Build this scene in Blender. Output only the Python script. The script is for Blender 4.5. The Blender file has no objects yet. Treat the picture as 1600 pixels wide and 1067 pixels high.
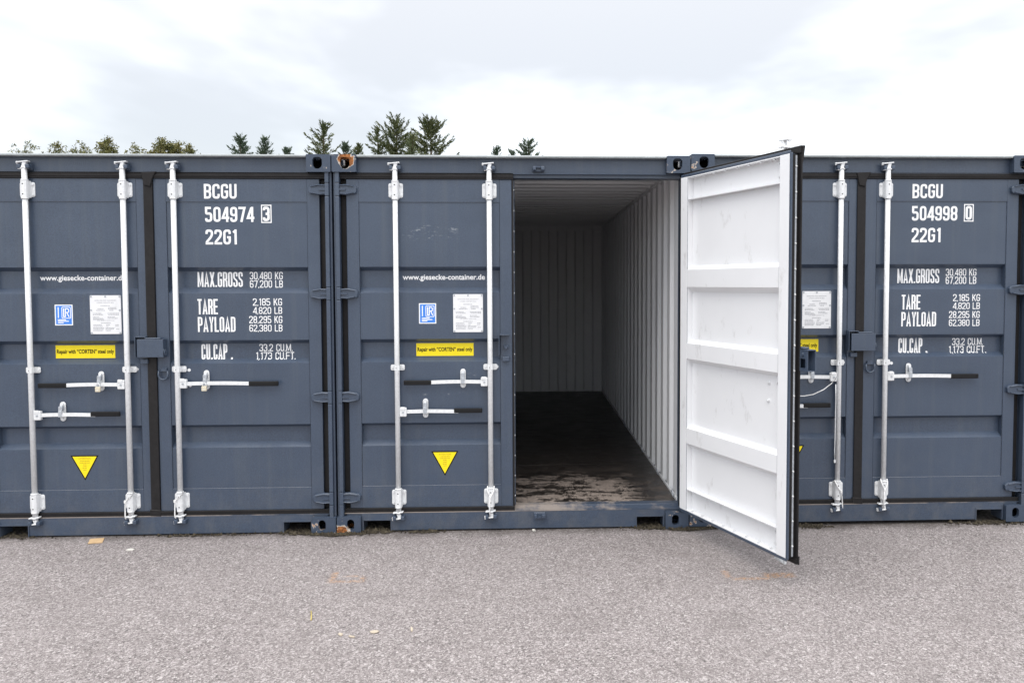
import bpy, bmesh, math, random
import numpy as np
from mathutils import Matrix, Vector

random.seed(7)
S = bpy.context.scene
C = S.collection
R = math.radians

# ------------------------------------------------------------------ camera
cam_d = bpy.data.cameras.new('camera')
cam = bpy.data.objects.new('camera', cam_d)
C.objects.link(cam)
yaw, pitch, roll = -.0423, -.0444, .0022
rot = (Matrix.Rotation(yaw, 3, 'Z') @ Matrix.Rotation(pitch, 3, 'X')
       @ Matrix.Rotation(roll, 3, 'Y') @ Matrix.Rotation(math.pi / 2, 3, 'X'))
cam.matrix_world = Matrix.Translation((1.3196, -5.394, 1.7143)) @ rot.to_4x4()
cam_d.sensor_width = 36
cam_d.lens = 36 * 1227.2 / 1600
cam_d.shift_x = -77.06 / 1600
cam_d.shift_y = -35.06 / 1600
cam_d.clip_end = 5000
S.camera = cam

# ------------------------------------------------------------------ sky
SUN_EL, SUN_AZ = 62, 200          # degrees; the sun stands high behind the camera, veiled by cloud
w = bpy.data.worlds.new('World')
S.world = w
w.use_nodes = True
wn, wl = w.node_tree.nodes, w.node_tree.links
wn.clear()
out = wn.new('ShaderNodeOutputWorld')
sky = wn.new('ShaderNodeTexSky')
sky.sky_type = 'NISHITA'
sky.sun_disc = False
sky.sun_elevation = R(SUN_EL)
sky.sun_rotation = R(SUN_AZ)
bg_sky = wn.new('ShaderNodeBackground')
bg_sky.inputs[1].default_value = .055
wl.new(sky.outputs[0], bg_sky.inputs[0])
tc = wn.new('ShaderNodeTexCoord')
sep = wn.new('ShaderNodeSeparateXYZ')
wl.new(tc.outputs['Generated'], sep.inputs[0])


def wmath(op, a, b=None, clamp=False):
    n = wn.new('ShaderNodeMath')
    n.operation = op
    n.use_clamp = clamp
    for i, v in enumerate((a, b)):
        if v is None:
            continue
        if isinstance(v, (int, float)):
            n.inputs[i].default_value = v
        else:
            wl.new(v, n.inputs[i])
    return n.outputs[0]


# overcast dome, shaped brighter towards the zenith to light the yard, broken by soft cloud
zc = wmath('MAXIMUM', sep.outputs[2], 0.0)
dome = wmath('ADD', wmath('MULTIPLY', wmath('POWER', zc, 1.5), 2.7), 1.22)
den = wmath('ADD', zc, .22)
comb = wn.new('ShaderNodeCombineXYZ')
wl.new(wmath('DIVIDE', sep.outputs[0], den), comb.inputs[0])
wl.new(wmath('DIVIDE', sep.outputs[1], den), comb.inputs[1])
CLOUD_OFF = (1.72, 1.3, 0)
mp = wn.new('ShaderNodeMapping')
mp.inputs['Location'].default_value = CLOUD_OFF
wl.new(comb.outputs[0], mp.inputs['Vector'])
nz = wn.new('ShaderNodeTexNoise')
nz.inputs['Scale'].default_value = .55
nz.inputs['Detail'].default_value = 5.5
nz.inputs['Roughness'].default_value = .56
nz.inputs['Distortion'].default_value = .3
wl.new(mp.outputs[0], nz.inputs['Vector'])
rp = wn.new('ShaderNodeValToRGB')
rp.color_ramp.interpolation = 'EASE'
rp.color_ramp.elements[0].position = .40
rp.color_ramp.elements[0].color = (.462, .450, .432, 1)
rp.color_ramp.elements[1].position = .68
rp.color_ramp.elements[1].color = (1.20, 1.195, 1.19, 1)
wl.new(nz.outputs[0], rp.inputs[0])
bg_cl = wn.new('ShaderNodeBackground')
wl.new(rp.outputs[0], bg_cl.inputs[0])
CLOUD = .83
wl.new(wmath('MULTIPLY', dome, CLOUD), bg_cl.inputs[1])
add = wn.new('ShaderNodeAddShader')
wl.new(bg_sky.outputs[0], add.inputs[0])
wl.new(bg_cl.outputs[0], add.inputs[1])
wl.new(add.outputs[0], out.inputs[0])

sun_d = bpy.data.lights.new('sun', 'SUN')
sun_d.energy = 1.5
sun_d.angle = R(50)
sun_d.color = (1, .96, .9)
sun = bpy.data.objects.new('sun', sun_d)
C.objects.link(sun)
az, el = R(SUN_AZ), R(SUN_EL)
sdir = Vector((math.sin(az) * math.cos(el), math.cos(az) * math.cos(el), math.sin(el)))
sun.rotation_euler = sdir.to_track_quat('Z', 'Y').to_euler()
sun.location = sdir * 30

vs = S.view_settings
vs.view_transform = 'Standard'
vs.look = 'None'
vs.gamma = 1
vs.use_curve_mapping = False
vs.exposure = .22
S.render.engine = 'CYCLES'
S.cycles.max_bounces = 6
S.cycles.diffuse_bounces = 2


# ------------------------------------------------------------------ materials
class NT:
    def __init__(s, name):
        s.m = bpy.data.materials.new(name)
        s.m.use_nodes = True
        s.n, s.l = s.m.node_tree.nodes, s.m.node_tree.links
        s.b = s.n['Principled BSDF']
        s._tc = None

    def co(s, kind='Object'):
        if s._tc is None:
            s._tc = s.n.new('ShaderNodeTexCoord')
        return s._tc.outputs[kind]

    def put(s, sock, v):
        if hasattr(v, 'is_output'):
            s.l.new(v, sock)
        elif isinstance(v, (int, float)):
            sock.default_value = v if sock.type == 'VALUE' else (v, v, v, 1) if sock.type == 'RGBA' else (v, v, v)
        else:
            v = tuple(v)
            sock.default_value = v + (1,) if sock.type == 'RGBA' and len(v) == 3 else v

    def mth(s, op, a, b=0.0, c=None, clamp=False):
        n = s.n.new('ShaderNodeMath')
        n.operation = op
        n.use_clamp = clamp
        s.put(n.inputs[0], a)
        s.put(n.inputs[1], b)
        if c is not None:
            s.put(n.inputs[2], c)
        return n.outputs[0]

    def mapv(s, vec, scale=(1, 1, 1), loc=(0, 0, 0), rot=(0, 0, 0)):
        n = s.n.new('ShaderNodeMapping')
        s.put(n.inputs['Vector'], vec)
        n.inputs['Scale'].default_value = scale
        n.inputs['Location'].default_value = loc
        n.inputs['Rotation'].default_value = rot
        return n.outputs[0]

    def noise(s, scale, detail=3, rough=.55, vec=None, dist=0):
        n = s.n.new('ShaderNodeTexNoise')
        s.put(n.inputs['Vector'], vec if vec is not None else s.co())
        n.inputs['Scale'].default_value = scale
        n.inputs['Detail'].default_value = detail
        n.inputs['Roughness'].default_value = rough
        n.inputs['Distortion'].default_value = dist
        return n.outputs[0]

    def voro(s, scale, vec=None, feature='F1', out='Distance'):
        n = s.n.new('ShaderNodeTexVoronoi')
        n.feature = feature
        s.put(n.inputs['Vector'], vec if vec is not None else s.co())
        n.inputs['Scale'].default_value = scale
        return n.outputs[out]

    def ramp(s, fac, stops):
        n = s.n.new('ShaderNodeValToRGB')
        s.put(n.inputs[0], fac)
        e = n.color_ramp.elements
        while len(e) < len(stops):
            e.new(.5)
        for x, (p, c) in zip(e, stops):
            x.position = p
            x.color = (c, c, c, 1) if isinstance(c, (int, float)) else tuple(c) + (1,)
        return n.outputs[0]

    def mix(s, f, a, b, mode='MIX'):
        n = s.n.new('ShaderNodeMix')
        n.data_type = 'RGBA'
        n.blend_type = mode
        s.put(n.inputs[0], f)
        s.put(n.inputs[6], a)
        s.put(n.inputs[7], b)
        return n.outputs[2]

    def xyz(s, vec=None):
        n = s.n.new('ShaderNodeSeparateXYZ')
        s.put(n.inputs[0], vec if vec is not None else s.co())
        return n.outputs

    def rnd(s):
        return s.n.new('ShaderNodeObjectInfo').outputs['Random']

    def shifted(s, k=17.0):
        """object coordinates moved by a random amount for each object"""
        n = s.n.new('ShaderNodeVectorMath')
        n.operation = 'ADD'
        cx = s.n.new('ShaderNodeCombineXYZ')
        r = s.mth('MULTIPLY', s.rnd(), k)
        for i in range(3):
            s.put(cx.inputs[i], r)
        s.put(n.inputs[0], s.co())
        s.put(n.inputs[1], cx.outputs[0])
        return n.outputs[0]

    def bump(s, h, strength=.3, dist=.01, prev=None):
        n = s.n.new('ShaderNodeBump')
        n.inputs['Strength'].default_value = strength
        n.inputs['Distance'].default_value = dist
        s.put(n.inputs['Height'], h)
        if prev is not None:
            s.put(n.inputs['Normal'], prev)
        return n.outputs[0]

    def done(s, col, rough=.5, metal=0., normal=None, spec=.5):
        s.put(s.b.inputs['Base Color'], col)
        s.put(s.b.inputs['Roughness'], rough)
        s.put(s.b.inputs['Metallic'], metal)
        s.put(s.b.inputs['Specular IOR Level'], spec)
        if normal is not None:
            s.put(s.b.inputs['Normal'], normal)
        return s.m


def box_mask(t, x0, x1, y0, y1, soft=.03, axes=(0, 1), vec=None):
    o = t.xyz(vec)
    a, b = o[axes[0]], o[axes[1]]

    def edge(v, e, up):
        d = t.mth('SUBTRACT', v, e) if up else t.mth('SUBTRACT', e, v)
        return t.mth('ADD', t.mth('DIVIDE', d, soft), .5, clamp=True)
    m = t.mth('MULTIPLY', edge(a, x0, True), edge(a, x1, False))
    m = t.mth('MULTIPLY', m, edge(b, y0, True))
    return t.mth('MULTIPLY', m, edge(b, y1, False))


PAINT = (.040, .057, .089)


def paint_mat(name, scuffs=(), chips=.0, splash=True):
    t = NT(name)
    v = t.shifted()
    n1 = t.noise(1.6, 4, .6, v)
    n2 = t.noise(150, 2, .7, v)
    n3 = t.noise(40, 3, .6, v)
    col = t.mix(t.ramp(n1, [(.3, 0), (.7, 1)]), tuple(c * .90 for c in PAINT), tuple(c * 1.10 for c in PAINT))
    col = t.mix(t.ramp(n2, [(.36, .0), (.64, .8)]), col, tuple(c * 1.45 for c in PAINT))
    # vertical rain streaks, faint
    vs_ = t.mapv(v, (22, 22, .7))
    st = t.noise(1.0, 4, .6, vs_)
    col = t.mix(t.ramp(st, [(.52, 0), (.8, .30)]), col, (.10, .115, .13))
    # dust splashed up from the yard, thickest at the foot
    zz = t.xyz()[2]
    sp = t.mth('MULTIPLY', t.ramp(zz, [(.02, 1), (.22, .45), (.60, 0)]), t.ramp(t.noise(1, 6, .72, t.mapv(v, (10, 10, 8))), [(.44, 0), (.80, .50)]))
    if splash:
        col = t.mix(sp, col, (.15, .145, .14))
    # hairline scratches
    for k, rt in enumerate(((0, .5, 0), (0, -1.1, .4))):
        hs = t.noise(1, 3, .6, t.mapv(v, (150, 150, 2.2), (k * 3.3, 0, 0), rt))
        pm = t.ramp(t.noise(1.1 + k, 2, .5, t.mapv(v, (1, 1, 1), (k * 5, 2, 1))), [(.55, 0), (.66, 1)])
        col = t.mix(t.mth('MULTIPLY', t.ramp(hs, [(.70, 0), (.75, .35)]), pm), col, (.20, .22, .24))
    # scattered chips
    ch = t.ramp(t.noise(55, 4, .75, v), [(.735 - chips, 0), (.75 - chips, .75)])
    col = t.mix(ch, col, (.30, .31, .32))
    for (x0, x1, z0, z1, lo) in scuffs:
        m = box_mask(t, x0, x1, z0, z1, .03, (0, 2))
        sc = t.noise(1, 6, .75, t.mapv(t.co(), (16, 16, 45)))
        f = t.mth('MULTIPLY', m, t.ramp(sc, [(lo, 0), (lo + .1, .5)]))
        col = t.mix(f, col, (.42, .45, .47))
    rough = t.ramp(t.noise(5, 4, .6, v), [(.3, .30), (.7, .44)])
    b1 = t.bump(t.noise(2.4, 2, .5, v), .5, .022)
    b2 = t.bump(n2, .10, .001, b1)
    b3 = t.bump(n3, .06, .002, b2)
    return t.done(col, rough, 0, b3, .62)


M = {}
M['paint'] = paint_mat('container_grey_paint')
M['paint_part'] = paint_mat('hinge_grey_paint', splash=False)
M['paint_door'] = paint_mat('door_grey_paint')
M['paint_door_scuffed'] = paint_mat('door_grey_paint_scuffed', [(.42, .80, 2.02, 2.12, .57), (.55, .86, .93, .98, .60), (.82, .92, 1.06, 1.10, .56)])


def rust_mat(name, ring, amount, edge=.5):
    """grey paint of a casting worn to primer and rust; ring = (x, z, r) of a worn ring round an aperture"""
    t = NT(name)
    v = t.shifted(31)
    n1 = t.noise(9, 5, .7, v)
    n2 = t.noise(60, 4, .7, v)
    col = t.mix(t.ramp(n2, [(.3, 0), (.7, .6)]), PAINT, tuple(c * 1.3 for c in PAINT))
    rustc = t.mix(t.ramp(n2, [(.38, 0), (.62, 1)]), (.10, .032, .010), (.40, .155, .045))
    f = t.ramp(n1, [(.62 - amount, 0), (.66 - amount, 1)])
    prim = t.ramp(n1, [(.61 - amount, 0), (.62 - amount, 1)])
    if ring:
        o = t.xyz()
        dx = t.mth('SUBTRACT', o[0], ring[0])
        dz = t.mth('SUBTRACT', o[2], ring[1])
        d = t.mth('SQRT', t.mth('ADD', t.mth('MULTIPLY', dx, dx), t.mth('MULTIPLY', dz, dz)))
        d = t.mth('ADD', d, t.mth('MULTIPLY', t.mth('SUBTRACT', t.noise(26, 5, .7, v), .5), .075))
        fr = t.ramp(t.mth('DIVIDE', d, ring[2]), [(.84, 1), (.9, 0)])
        pr = t.ramp(t.mth('DIVIDE', d, ring[2]), [(.96, 1), (1.0, 0)])
        f = t.mth('MAXIMUM', f, fr)
        prim = t.mth('MAXIMUM', prim, pr)
    col = t.mix(prim, col, (.55, .50, .44))
    col = t.mix(f, col, rustc)
    rough = t.mix(f, .45, .9)
    nb = t.bump(n2, .4, .002)
    return t.done(col, rough, 0, nb)


M['rust_light'] = rust_mat('casting_paint_light_rust', None, -.02)
M['rust_some'] = rust_mat('casting_paint_some_rust', None, .02)
M['rust_ring'] = rust_mat('casting_paint_rust_ring', (.098, .080, .056), .01)
M['rust_foot'] = rust_mat('casting_paint_rust_foot', (.025, .0, .062), .015)


def simple(name, col, rough, metal=0., var=.15, bumps=.1, scale=30, spec=.5):
    t = NT(name)
    v = t.shifted()
    n1 = t.noise(scale, 4, .65, v)
    n0 = t.noise(scale * .12, 3, .6, v)
    c = t.mix(t.ramp(n1, [(.3, 0), (.7, 1)]), tuple(x * (1 - var) for x in col), tuple(min(1, x * (1 + var)) for x in col))
    c = t.mix(t.ramp(n0, [(.35, 0), (.7, .5)]), c, tuple(x * (1 - var) for x in col))
    r = t.ramp(n0, [(.3, max(.05, rough - .08)), (.7, min(1, rough + .08))])
    return t.done(c, r, metal, t.bump(n1, bumps, .002), spec)


M['galv'] = simple('galvanised_steel', (.77, .785, .80), .42, .08, .11, .15, 55)
M['galv_dark'] = simple('weathered_galvanised_steel', (.46, .49, .53), .5, .35, .2, .15, 60)
M['rubber'] = simple('black_rubber', (.014, .0128, .0135), .6, 0, .3, .15, 40, .3)
M['grip'] = simple('black_plastic_grip', (.006, .006, .007), .5, 0, .2, .1, 50, .3)
M['brass'] = simple('brass', (.70, .64, .50), .42, .2, .1, .05, 80)
M['dark'] = simple('painted_shade_inside', (.008, .008, .009), .8, 0, .2, .1, 30, .2)  # near-black colour stands in for the shade inside castings and fork pockets
M['letter'] = simple('white_vinyl_lettering', (.86, .87, .88), .5, 0, .04, .03, 40)
M['plate'] = simple('aluminium_data_plate', (.80, .81, .83), .42, .15, .05, .05, 30)
M['printg'] = simple('grey_print', (.30, .31, .34), .6, 0, .05, 0)
M['black'] = simple('black_print', (.008, .007, .006), .6, 0, .1, 0, 30, .2)
M['yellow'] = simple('yellow_vinyl', (.90, .72, .004), .45, 0, .04, .02, 20)
M['brownprint'] = simple('brown_print', (.45, .30, .01), .5, 0, .1, 0)
M['blue'] = simple('blue_vinyl', (.045, .22, .72), .45, 0, .05, .02, 20)
M['cable'] = simple('white_nylon', (.84, .84, .84), .45, 0, .04, .02)
M['straw'] = simple('dry_straw', (.50, .40, .12), .8)
M['cardboard'] = simple('tan_cardboard', (.52, .36, .20), .8)
M['edge'] = simple('pale_header_edge', (.36, .39, .40), .35, .2, .15, .1, 30)  # paler grey for the top lip of the door header
M['pale'] = simple('pale_chalk', (.60, .58, .54), .9, 0, .25, .5, 120)
M['cream'] = simple('cream_chip', (.50, .43, .34), .9, 0, .3, .5, 120)
M['bark'] = simple('tree_bark', (.12, .085, .06), .9, 0, .35, .6, 6)


def white_mat(name, col, dirt):
    t = NT(name)
    v = t.shifted()
    n = t.noise(1.2, 4, .6, v)
    c = t.mix(t.ramp(n, [(.35, 0), (.75, 1)]), col, tuple(x * .93 for x in col))
    sm = t.noise(1, 5, .7, t.mapv(v, (9, 9, 4), rot=(.2, .5, .3)))
    c = t.mix(t.ramp(sm, [(.60, 0), (.72, dirt)]), c, (.42, .41, .40))
    sc = t.noise(1, 6, .8, t.mapv(v, (60, 60, 7), rot=(0, .6, 0)))
    c = t.mix(t.ramp(sc, [(.70, 0), (.74, dirt * 1.3)]), c, (.30, .30, .31))
    nb = t.bump(t.noise(2.0, 2, .5, v), .3, .01)
    return t.done(c, t.ramp(n, [(.3, .38), (.7, .5)]), 0, nb)


M['white'] = white_mat('white_door_lining', (.82, .83, .85), .42)
M['wall_in'] = white_mat('pale_grey_wall_lining', (.76, .77, .79), .25)


def floor_mat():
    t = NT('dark_plywood_floor')
    o = t.co('Object')
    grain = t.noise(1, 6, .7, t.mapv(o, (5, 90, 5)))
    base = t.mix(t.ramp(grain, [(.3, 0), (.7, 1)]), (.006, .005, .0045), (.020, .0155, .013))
    # trodden dust, thickest at the threshold, broken by wet dark patches and drag marks
    y = t.xyz()[1]
    x = t.xyz()[0]
    warp = t.mth('MULTIPLY', t.mth('SUBTRACT', t.noise(3.2, 7, .7, o), .5), .9)
    yw = t.mth('ADD', y, warp)
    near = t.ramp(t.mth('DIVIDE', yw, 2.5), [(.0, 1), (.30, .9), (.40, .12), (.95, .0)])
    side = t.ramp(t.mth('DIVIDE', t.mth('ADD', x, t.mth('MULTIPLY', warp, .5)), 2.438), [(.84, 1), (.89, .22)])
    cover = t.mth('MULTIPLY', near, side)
    n_a = t.noise(5.4, 10, .74, t.mapv(o, (.8, 1.5, 1), (7.7, 2.2, 0), (0, 0, .35)), .35)
    n_b = t.noise(26, 6, .75, t.mapv(o, (1, .6, 1), rot=(0, 0, .6)))
    mixn = t.mth('ADD', t.mth('MULTIPLY', n_a, .72), t.mth('MULTIPLY', n_b, .28))
    dry = t.ramp(mixn, [(.485, 0), (.515, 1)])
    f = t.mth('MULTIPLY', cover, dry)
    streak = t.noise(1, 6, .72, t.mapv(o, (4, 130, 4), rot=(0, 0, R(28))))
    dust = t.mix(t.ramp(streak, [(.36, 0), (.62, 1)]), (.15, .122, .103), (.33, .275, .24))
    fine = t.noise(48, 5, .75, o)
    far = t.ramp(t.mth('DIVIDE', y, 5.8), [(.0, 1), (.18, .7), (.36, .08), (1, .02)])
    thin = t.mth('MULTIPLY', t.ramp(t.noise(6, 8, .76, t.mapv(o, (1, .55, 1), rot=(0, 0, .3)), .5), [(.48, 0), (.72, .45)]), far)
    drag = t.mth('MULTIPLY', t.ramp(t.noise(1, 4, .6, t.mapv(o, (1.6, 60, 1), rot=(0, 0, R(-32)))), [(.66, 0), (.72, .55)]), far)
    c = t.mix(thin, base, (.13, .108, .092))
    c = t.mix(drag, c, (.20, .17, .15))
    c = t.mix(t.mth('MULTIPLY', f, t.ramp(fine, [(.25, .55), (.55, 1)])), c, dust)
    ro = t.mix(f, t.ramp(n_a, [(.3, .28), (.7, .55)]), .92)
    return t.done(c, ro, 0, t.bump(t.mth('ADD', f, grain), .25, .003))


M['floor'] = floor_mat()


def sill_mat():
    t = NT('dusty_threshold_paint')
    o = t.co('Object')
    n = t.noise(6, 7, .7, o)
    x = t.xyz()[0]
    left = t.ramp(t.mth('DIVIDE', x, 2.4), [(.5, .22), (.75, .05), (.9, -.0)])
    f = t.ramp(t.mth('ADD', n, left), [(.50, 0), (.68, .85)])
    c = t.mix(f, tuple(p * 1.0 for p in PAINT), (.27, .23, .20))
    return t.done(c, t.mix(f, .45, .9), 0, t.bump(n, .2, .002))


M['sill_top'] = sill_mat()


def asphalt_mat():
    t = NT('worn_light_asphalt')
    o = t.co('Object')
    cell = t.voro(98, o, 'F1', 'Color')
    cg = t.n.new('ShaderNodeRGBToBW')
    t.l.new(cell, cg.inputs[0])
    cell2 = t.voro(165, t.mapv(o, (1, 1, 1), (3, 7, 0)), 'F1', 'Color')
    cg2 = t.n.new('ShaderNodeRGBToBW')
    t.l.new(cell2, cg2.inputs[0])
    fine = t.noise(190, 3, .7, o)
    mid = t.noise(32, 4, .65, o)
    big = t.noise(.55, 5, .6, o)
    big2 = t.noise(2.4, 4, .6, o)
    g = t.ramp(cg.outputs[0], [(.12, (.050, .045, .045)), (.40, (.19, .174, .173)), (.66, (.29, .268, .268)), (.9, (.56, .54, .54))])
    g2 = t.ramp(cg2.outputs[0], [(.15, (.085, .077, .077)), (.5, (.22, .203, .202)), (.88, (.47, .45, .45))])
    c = t.mix(t.ramp(mid, [(.35, 0), (.65, 1)]), g, g2)
    c = t.mix(t.ramp(fine, [(.40, .55), (.56, 0)]), c, (.055, .049, .048))
    c = t.mix(t.ramp(big, [(.35, .0), (.7, .22)]), c, (.32, .30, .298))
    c = t.mix(t.ramp(big2, [(.50, 0), (.76, .30)]), c, (.13, .117, .115))
    oil = t.ramp(t.noise(1.9, 3, .5, t.mapv(o, (1, 1, 1), (11, 4, 0))), [(.68, 0), (.74, .40)])
    c = t.mix(t.mth('MULTIPLY', oil, t.ramp(mid, [(.35, .4), (.6, 1)])), c, (.085, .078, .075))
    # hairline cracks
    wv = t.noise(1.3, 4, .6, o)
    vv = t.n.new('ShaderNodeVectorMath')
    vv.operation = 'MULTIPLY_ADD'
    t.put(vv.inputs[0], wv)
    vv.inputs[1].default_value = (.5, .5, 0)
    t.put(vv.inputs[2], o)
    ck = t.voro(.42, vv.outputs[0], 'DISTANCE_TO_EDGE')
    ckf = t.mth('MULTIPLY', t.ramp(ck, [(.0, .5), (.006, 0)]), t.ramp(big2, [(.45, 0), (.6, 1)]))
    c = t.mix(t.mth('MULTIPLY', ckf, .25), c, (.06, .053, .05))
    c = t.mix(1.0, c, (1.21, 1.175, 1.165), 'MULTIPLY')
    # damp dirt along the foot of the containers
    yy = t.xyz()[1]
    d = t.mth('ADD', yy, t.mth('MULTIPLY', t.mth('SUBTRACT', t.noise(3.2, 6, .7, o), .5), .36))
    foot = t.ramp(t.mth('ADD', d, .5), [(.40, 0), (.55, .85)])
    c = t.mix(t.mth('MULTIPLY', foot, t.ramp(mid, [(.3, .5), (.6, 1)])), c, (.052, .043, .036))
    # rust-coloured marks left by something that stood here
    spk = t.ramp(t.noise(48, 5, .75, o), [(.42, 0), (.6, 1)])
    marks = None
    for (x0, x1, y0, y1) in ((.155, .185, -.86, -.72), (.155, .36, -.885, -.86), (.335, .36, -.885, -.81), (.23, .34, -.80, -.785),
                             (2.47, 2.50, -.92, -.80), (2.50, 2.72, -.955, -.925), (2.70, 2.88, -.93, -.86)):
        m_ = box_mask(t, x0, x1, y0, y1, .03)
        marks = m_ if marks is None else t.mth('MAXIMUM', marks, m_)
    c = t.mix(t.mth('MULTIPLY', t.mth('MULTIPLY', marks, spk), .85), c, (.48, .27, .13))
    h = t.mth('ADD', t.mth('MULTIPLY', cg.outputs[0], .6), t.mth('MULTIPLY', fine, .8))
    nb = t.bump(h, .75, .006)
    nb = t.bump(big, .2, .05, nb)
    return t.done(c, t.ramp(mid, [(.3, .78), (.7, .95)]), 0, nb, .3)


M['asphalt'] = asphalt_mat()
t_ = NT('rough_grass')
M['meadow'] = t_.done(t_.mix(t_.ramp(t_.noise(.6, 6, .7), [(.3, 0), (.7, 1)]), (.035, .05, .018), (.09, .095, .04)), .95)
t_ = NT('dark_crumbled_dirt')
M['dirt'] = t_.done(t_.mix(t_.ramp(t_.noise(35, 4, .7), [(.35, 0), (.65, 1)]), (.018, .014, .010), (.085, .070, .045)), .95)


def leaf_mat(name, a, b, c):
    t = NT(name)
    n = t.noise(1.1, 3, .6, t.shifted(50))
    n2 = t.noise(7, 2, .6, t.shifted(50))
    col = t.mix(t.ramp(n, [(.35, 0), (.65, 1)]), a, b)
    col = t.mix(t.ramp(n2, [(.5, 0), (.7, .7)]), col, c)
    m = t.done(col, .65, 0, None, .3)
    return m


M['spruce'] = leaf_mat('spruce_needles', (.075, .105, .050), (.135, .148, .066), (.165, .145, .075))
M['spruce_blue'] = leaf_mat('bluish_spruce_needles', (.075, .112, .085), (.10, .138, .095), (.13, .142, .085))
M['birch'] = leaf_mat('birch_leaves', (.11, .13, .045), (.19, .17, .06), (.13, .115, .045))


# ------------------------------------------------------------------ mesh helpers
class MB:
    """collects shapes; build() links them as ONE mesh object"""

    def __init__(s):
        s.bm = bmesh.new()

    def _take(s, tmp, mat=0, mx=None):
        if mx is not None:
            bmesh.ops.transform(tmp, matrix=mx, verts=tmp.verts)
        for f in tmp.faces:
            if mat is not None:
                f.material_index = mat
        me = bpy.data.meshes.new('tmp')
        tmp.to_mesh(me)
        tmp.free()
        s.bm.from_mesh(me)
        bpy.data.meshes.remove(me)
        return s

    def box(s, x0, x1, y0, y1, z0, z1, bev=0., mat=0, seg=1, fn=None, mx=None):
        t = bmesh.new()
        bmesh.ops.create_cube(t, size=1)
        for v in t.verts:
            v.co = ((x0 + x1) / 2 + v.co.x * (x1 - x0), (y0 + y1) / 2 + v.co.y * (y1 - y0), (z0 + z1) / 2 + v.co.z * (z1 - z0))
        if bev:
            bmesh.ops.bevel(t, geom=t.edges[:], offset=bev, segments=seg, affect='EDGES', profile=.5)
        if fn:
            t.normal_update()
            for f in t.faces:
                f.material_index = fn(f)
            mat = None
        return s._take(t, mat, mx)

    def cyl(s, p0, p1, r, n=12, mat=0, r2=None, smooth=True):
        p0, p1 = Vector(p0), Vector(p1)
        t = bmesh.new()
        d = p1 - p0
        bmesh.ops.create_cone(t, cap_ends=True, segments=n, radius1=r, radius2=r if r2 is None else r2, depth=d.length)
        if smooth:
            for f in t.faces:
                f.smooth = len(f.verts) == 4
        mx = Matrix.Translation((p0 + p1) / 2) @ d.to_track_quat('Z', 'Y').to_matrix().to_4x4()
        return s._take(t, mat, mx)

    def path(s, pts, r, n=6, mat=0, closed=False):
        """round tube along a polyline"""
        t = bmesh.new()
        pts = [Vector(p) for p in pts]
        N = len(pts)
        rings = []
        for i, p in enumerate(pts):
            a = pts[(i - 1) % N] if closed or i > 0 else p
            b = pts[(i + 1) % N] if closed or i < N - 1 else p
            d = (b - a).normalized()
            q = d.to_track_quat('Z', 'Y')
            rings.append([t.verts.new(p + q @ Vector((r * math.cos(k * 2 * math.pi / n), r * math.sin(k * 2 * math.pi / n), 0))) for k in range(n)])
        for i in range(N if closed else N - 1):
            A, B = rings[i], rings[(i + 1) % N]
            best = min(range(n), key=lambda o: (A[0].co - B[o].co).length)
            for k in range(n):
                f = t.faces.new((A[k], A[(k + 1) % n], B[(k + 1 + best) % n], B[(k + best) % n]))
                f.smooth = True
        if not closed:
            t.faces.new(rings[0][::-1])
            t.faces.new(rings[-1])
        return s._take(t, mat)

    def prism(s, poly, y0, y1, mat=0, bev=0., holes=(), mx=None, fn=None):
        """an outline in x,z (with holes) given depth from y0 to y1"""
        t = bmesh.new()
        edges = []
        for loop in (poly,) + tuple(holes):
            vs_ = [t.verts.new((x, y0, z)) for x, z in loop]
            for i in range(len(vs_)):
                edges.append(t.edges.new((vs_[i], vs_[(i + 1) % len(vs_)])))
        bmesh.ops.triangle_fill(t, use_beauty=True, use_dissolve=False, edges=edges)
        bmesh.ops.recalc_face_normals(t, faces=t.faces[:])
        front = t.faces[:]
        r = bmesh.ops.extrude_face_region(t, geom=front)
        for v in [e for e in r['geom'] if isinstance(e, bmesh.types.BMVert)]:
            v.co.y = y1
        bmesh.ops.recalc_face_normals(t, faces=t.faces[:])
        bmesh.ops.dissolve_limit(t, angle_limit=.01, verts=t.verts[:], edges=t.edges[:]) if not holes else None
        if bev:
            es = [e for e in t.edges if abs(e.verts[0].co.y - y0) < 1e-6 and abs(e.verts[1].co.y - y0) < 1e-6 and len(e.link_faces) == 2 and e.calc_face_angle(0) > .5]
            bmesh.ops.bevel(t, geom=es, offset=bev, segments=1, affect='EDGES')
        return s._take(t, mat, mx)

    def grid(s, rows, mat=0, smooth=False):
        """rows of points joined into a sheet"""
        t = bmesh.new()
        V = [[t.verts.new(p) for p in r] for r in rows]
        for a, b in zip(V[:-1], V[1:]):
            for i in range(len(a) - 1):
                f = t.faces.new((a[i], a[i + 1], b[i + 1], b[i]))
                f.smooth = smooth
        return s._take(t, mat)

    def quad(s, pts, mat=0):
        t = bmesh.new()
        t.faces.new([t.verts.new(p) for p in pts])
        return s._take(t, mat)

    def mesh(s, name, mats, shift=(0, 0, 0)):
        me = bpy.data.meshes.new(name)
        if any(shift):
            bmesh.ops.translate(s.bm, vec=shift, verts=s.bm.verts)
        s.bm.to_mesh(me)
        s.bm.free()
        for m in (mats if isinstance(mats, (list, tuple)) else [mats]):
            me.materials.append(M[m])
        return me


def tag(o, label=None, cat=None, group=None, kind=None):
    for k, v in (('label', label), ('category', cat), ('group', group), ('kind', kind)):
        if v:
            o[k] = v
    return o


def link(name, me, parent=None, loc=(0, 0, 0), rz=0.):
    o = bpy.data.objects.new(name, me)
    C.objects.link(o)
    o.location = loc
    o.rotation_euler[2] = rz
    if parent:
        o.parent = parent
    return o


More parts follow.
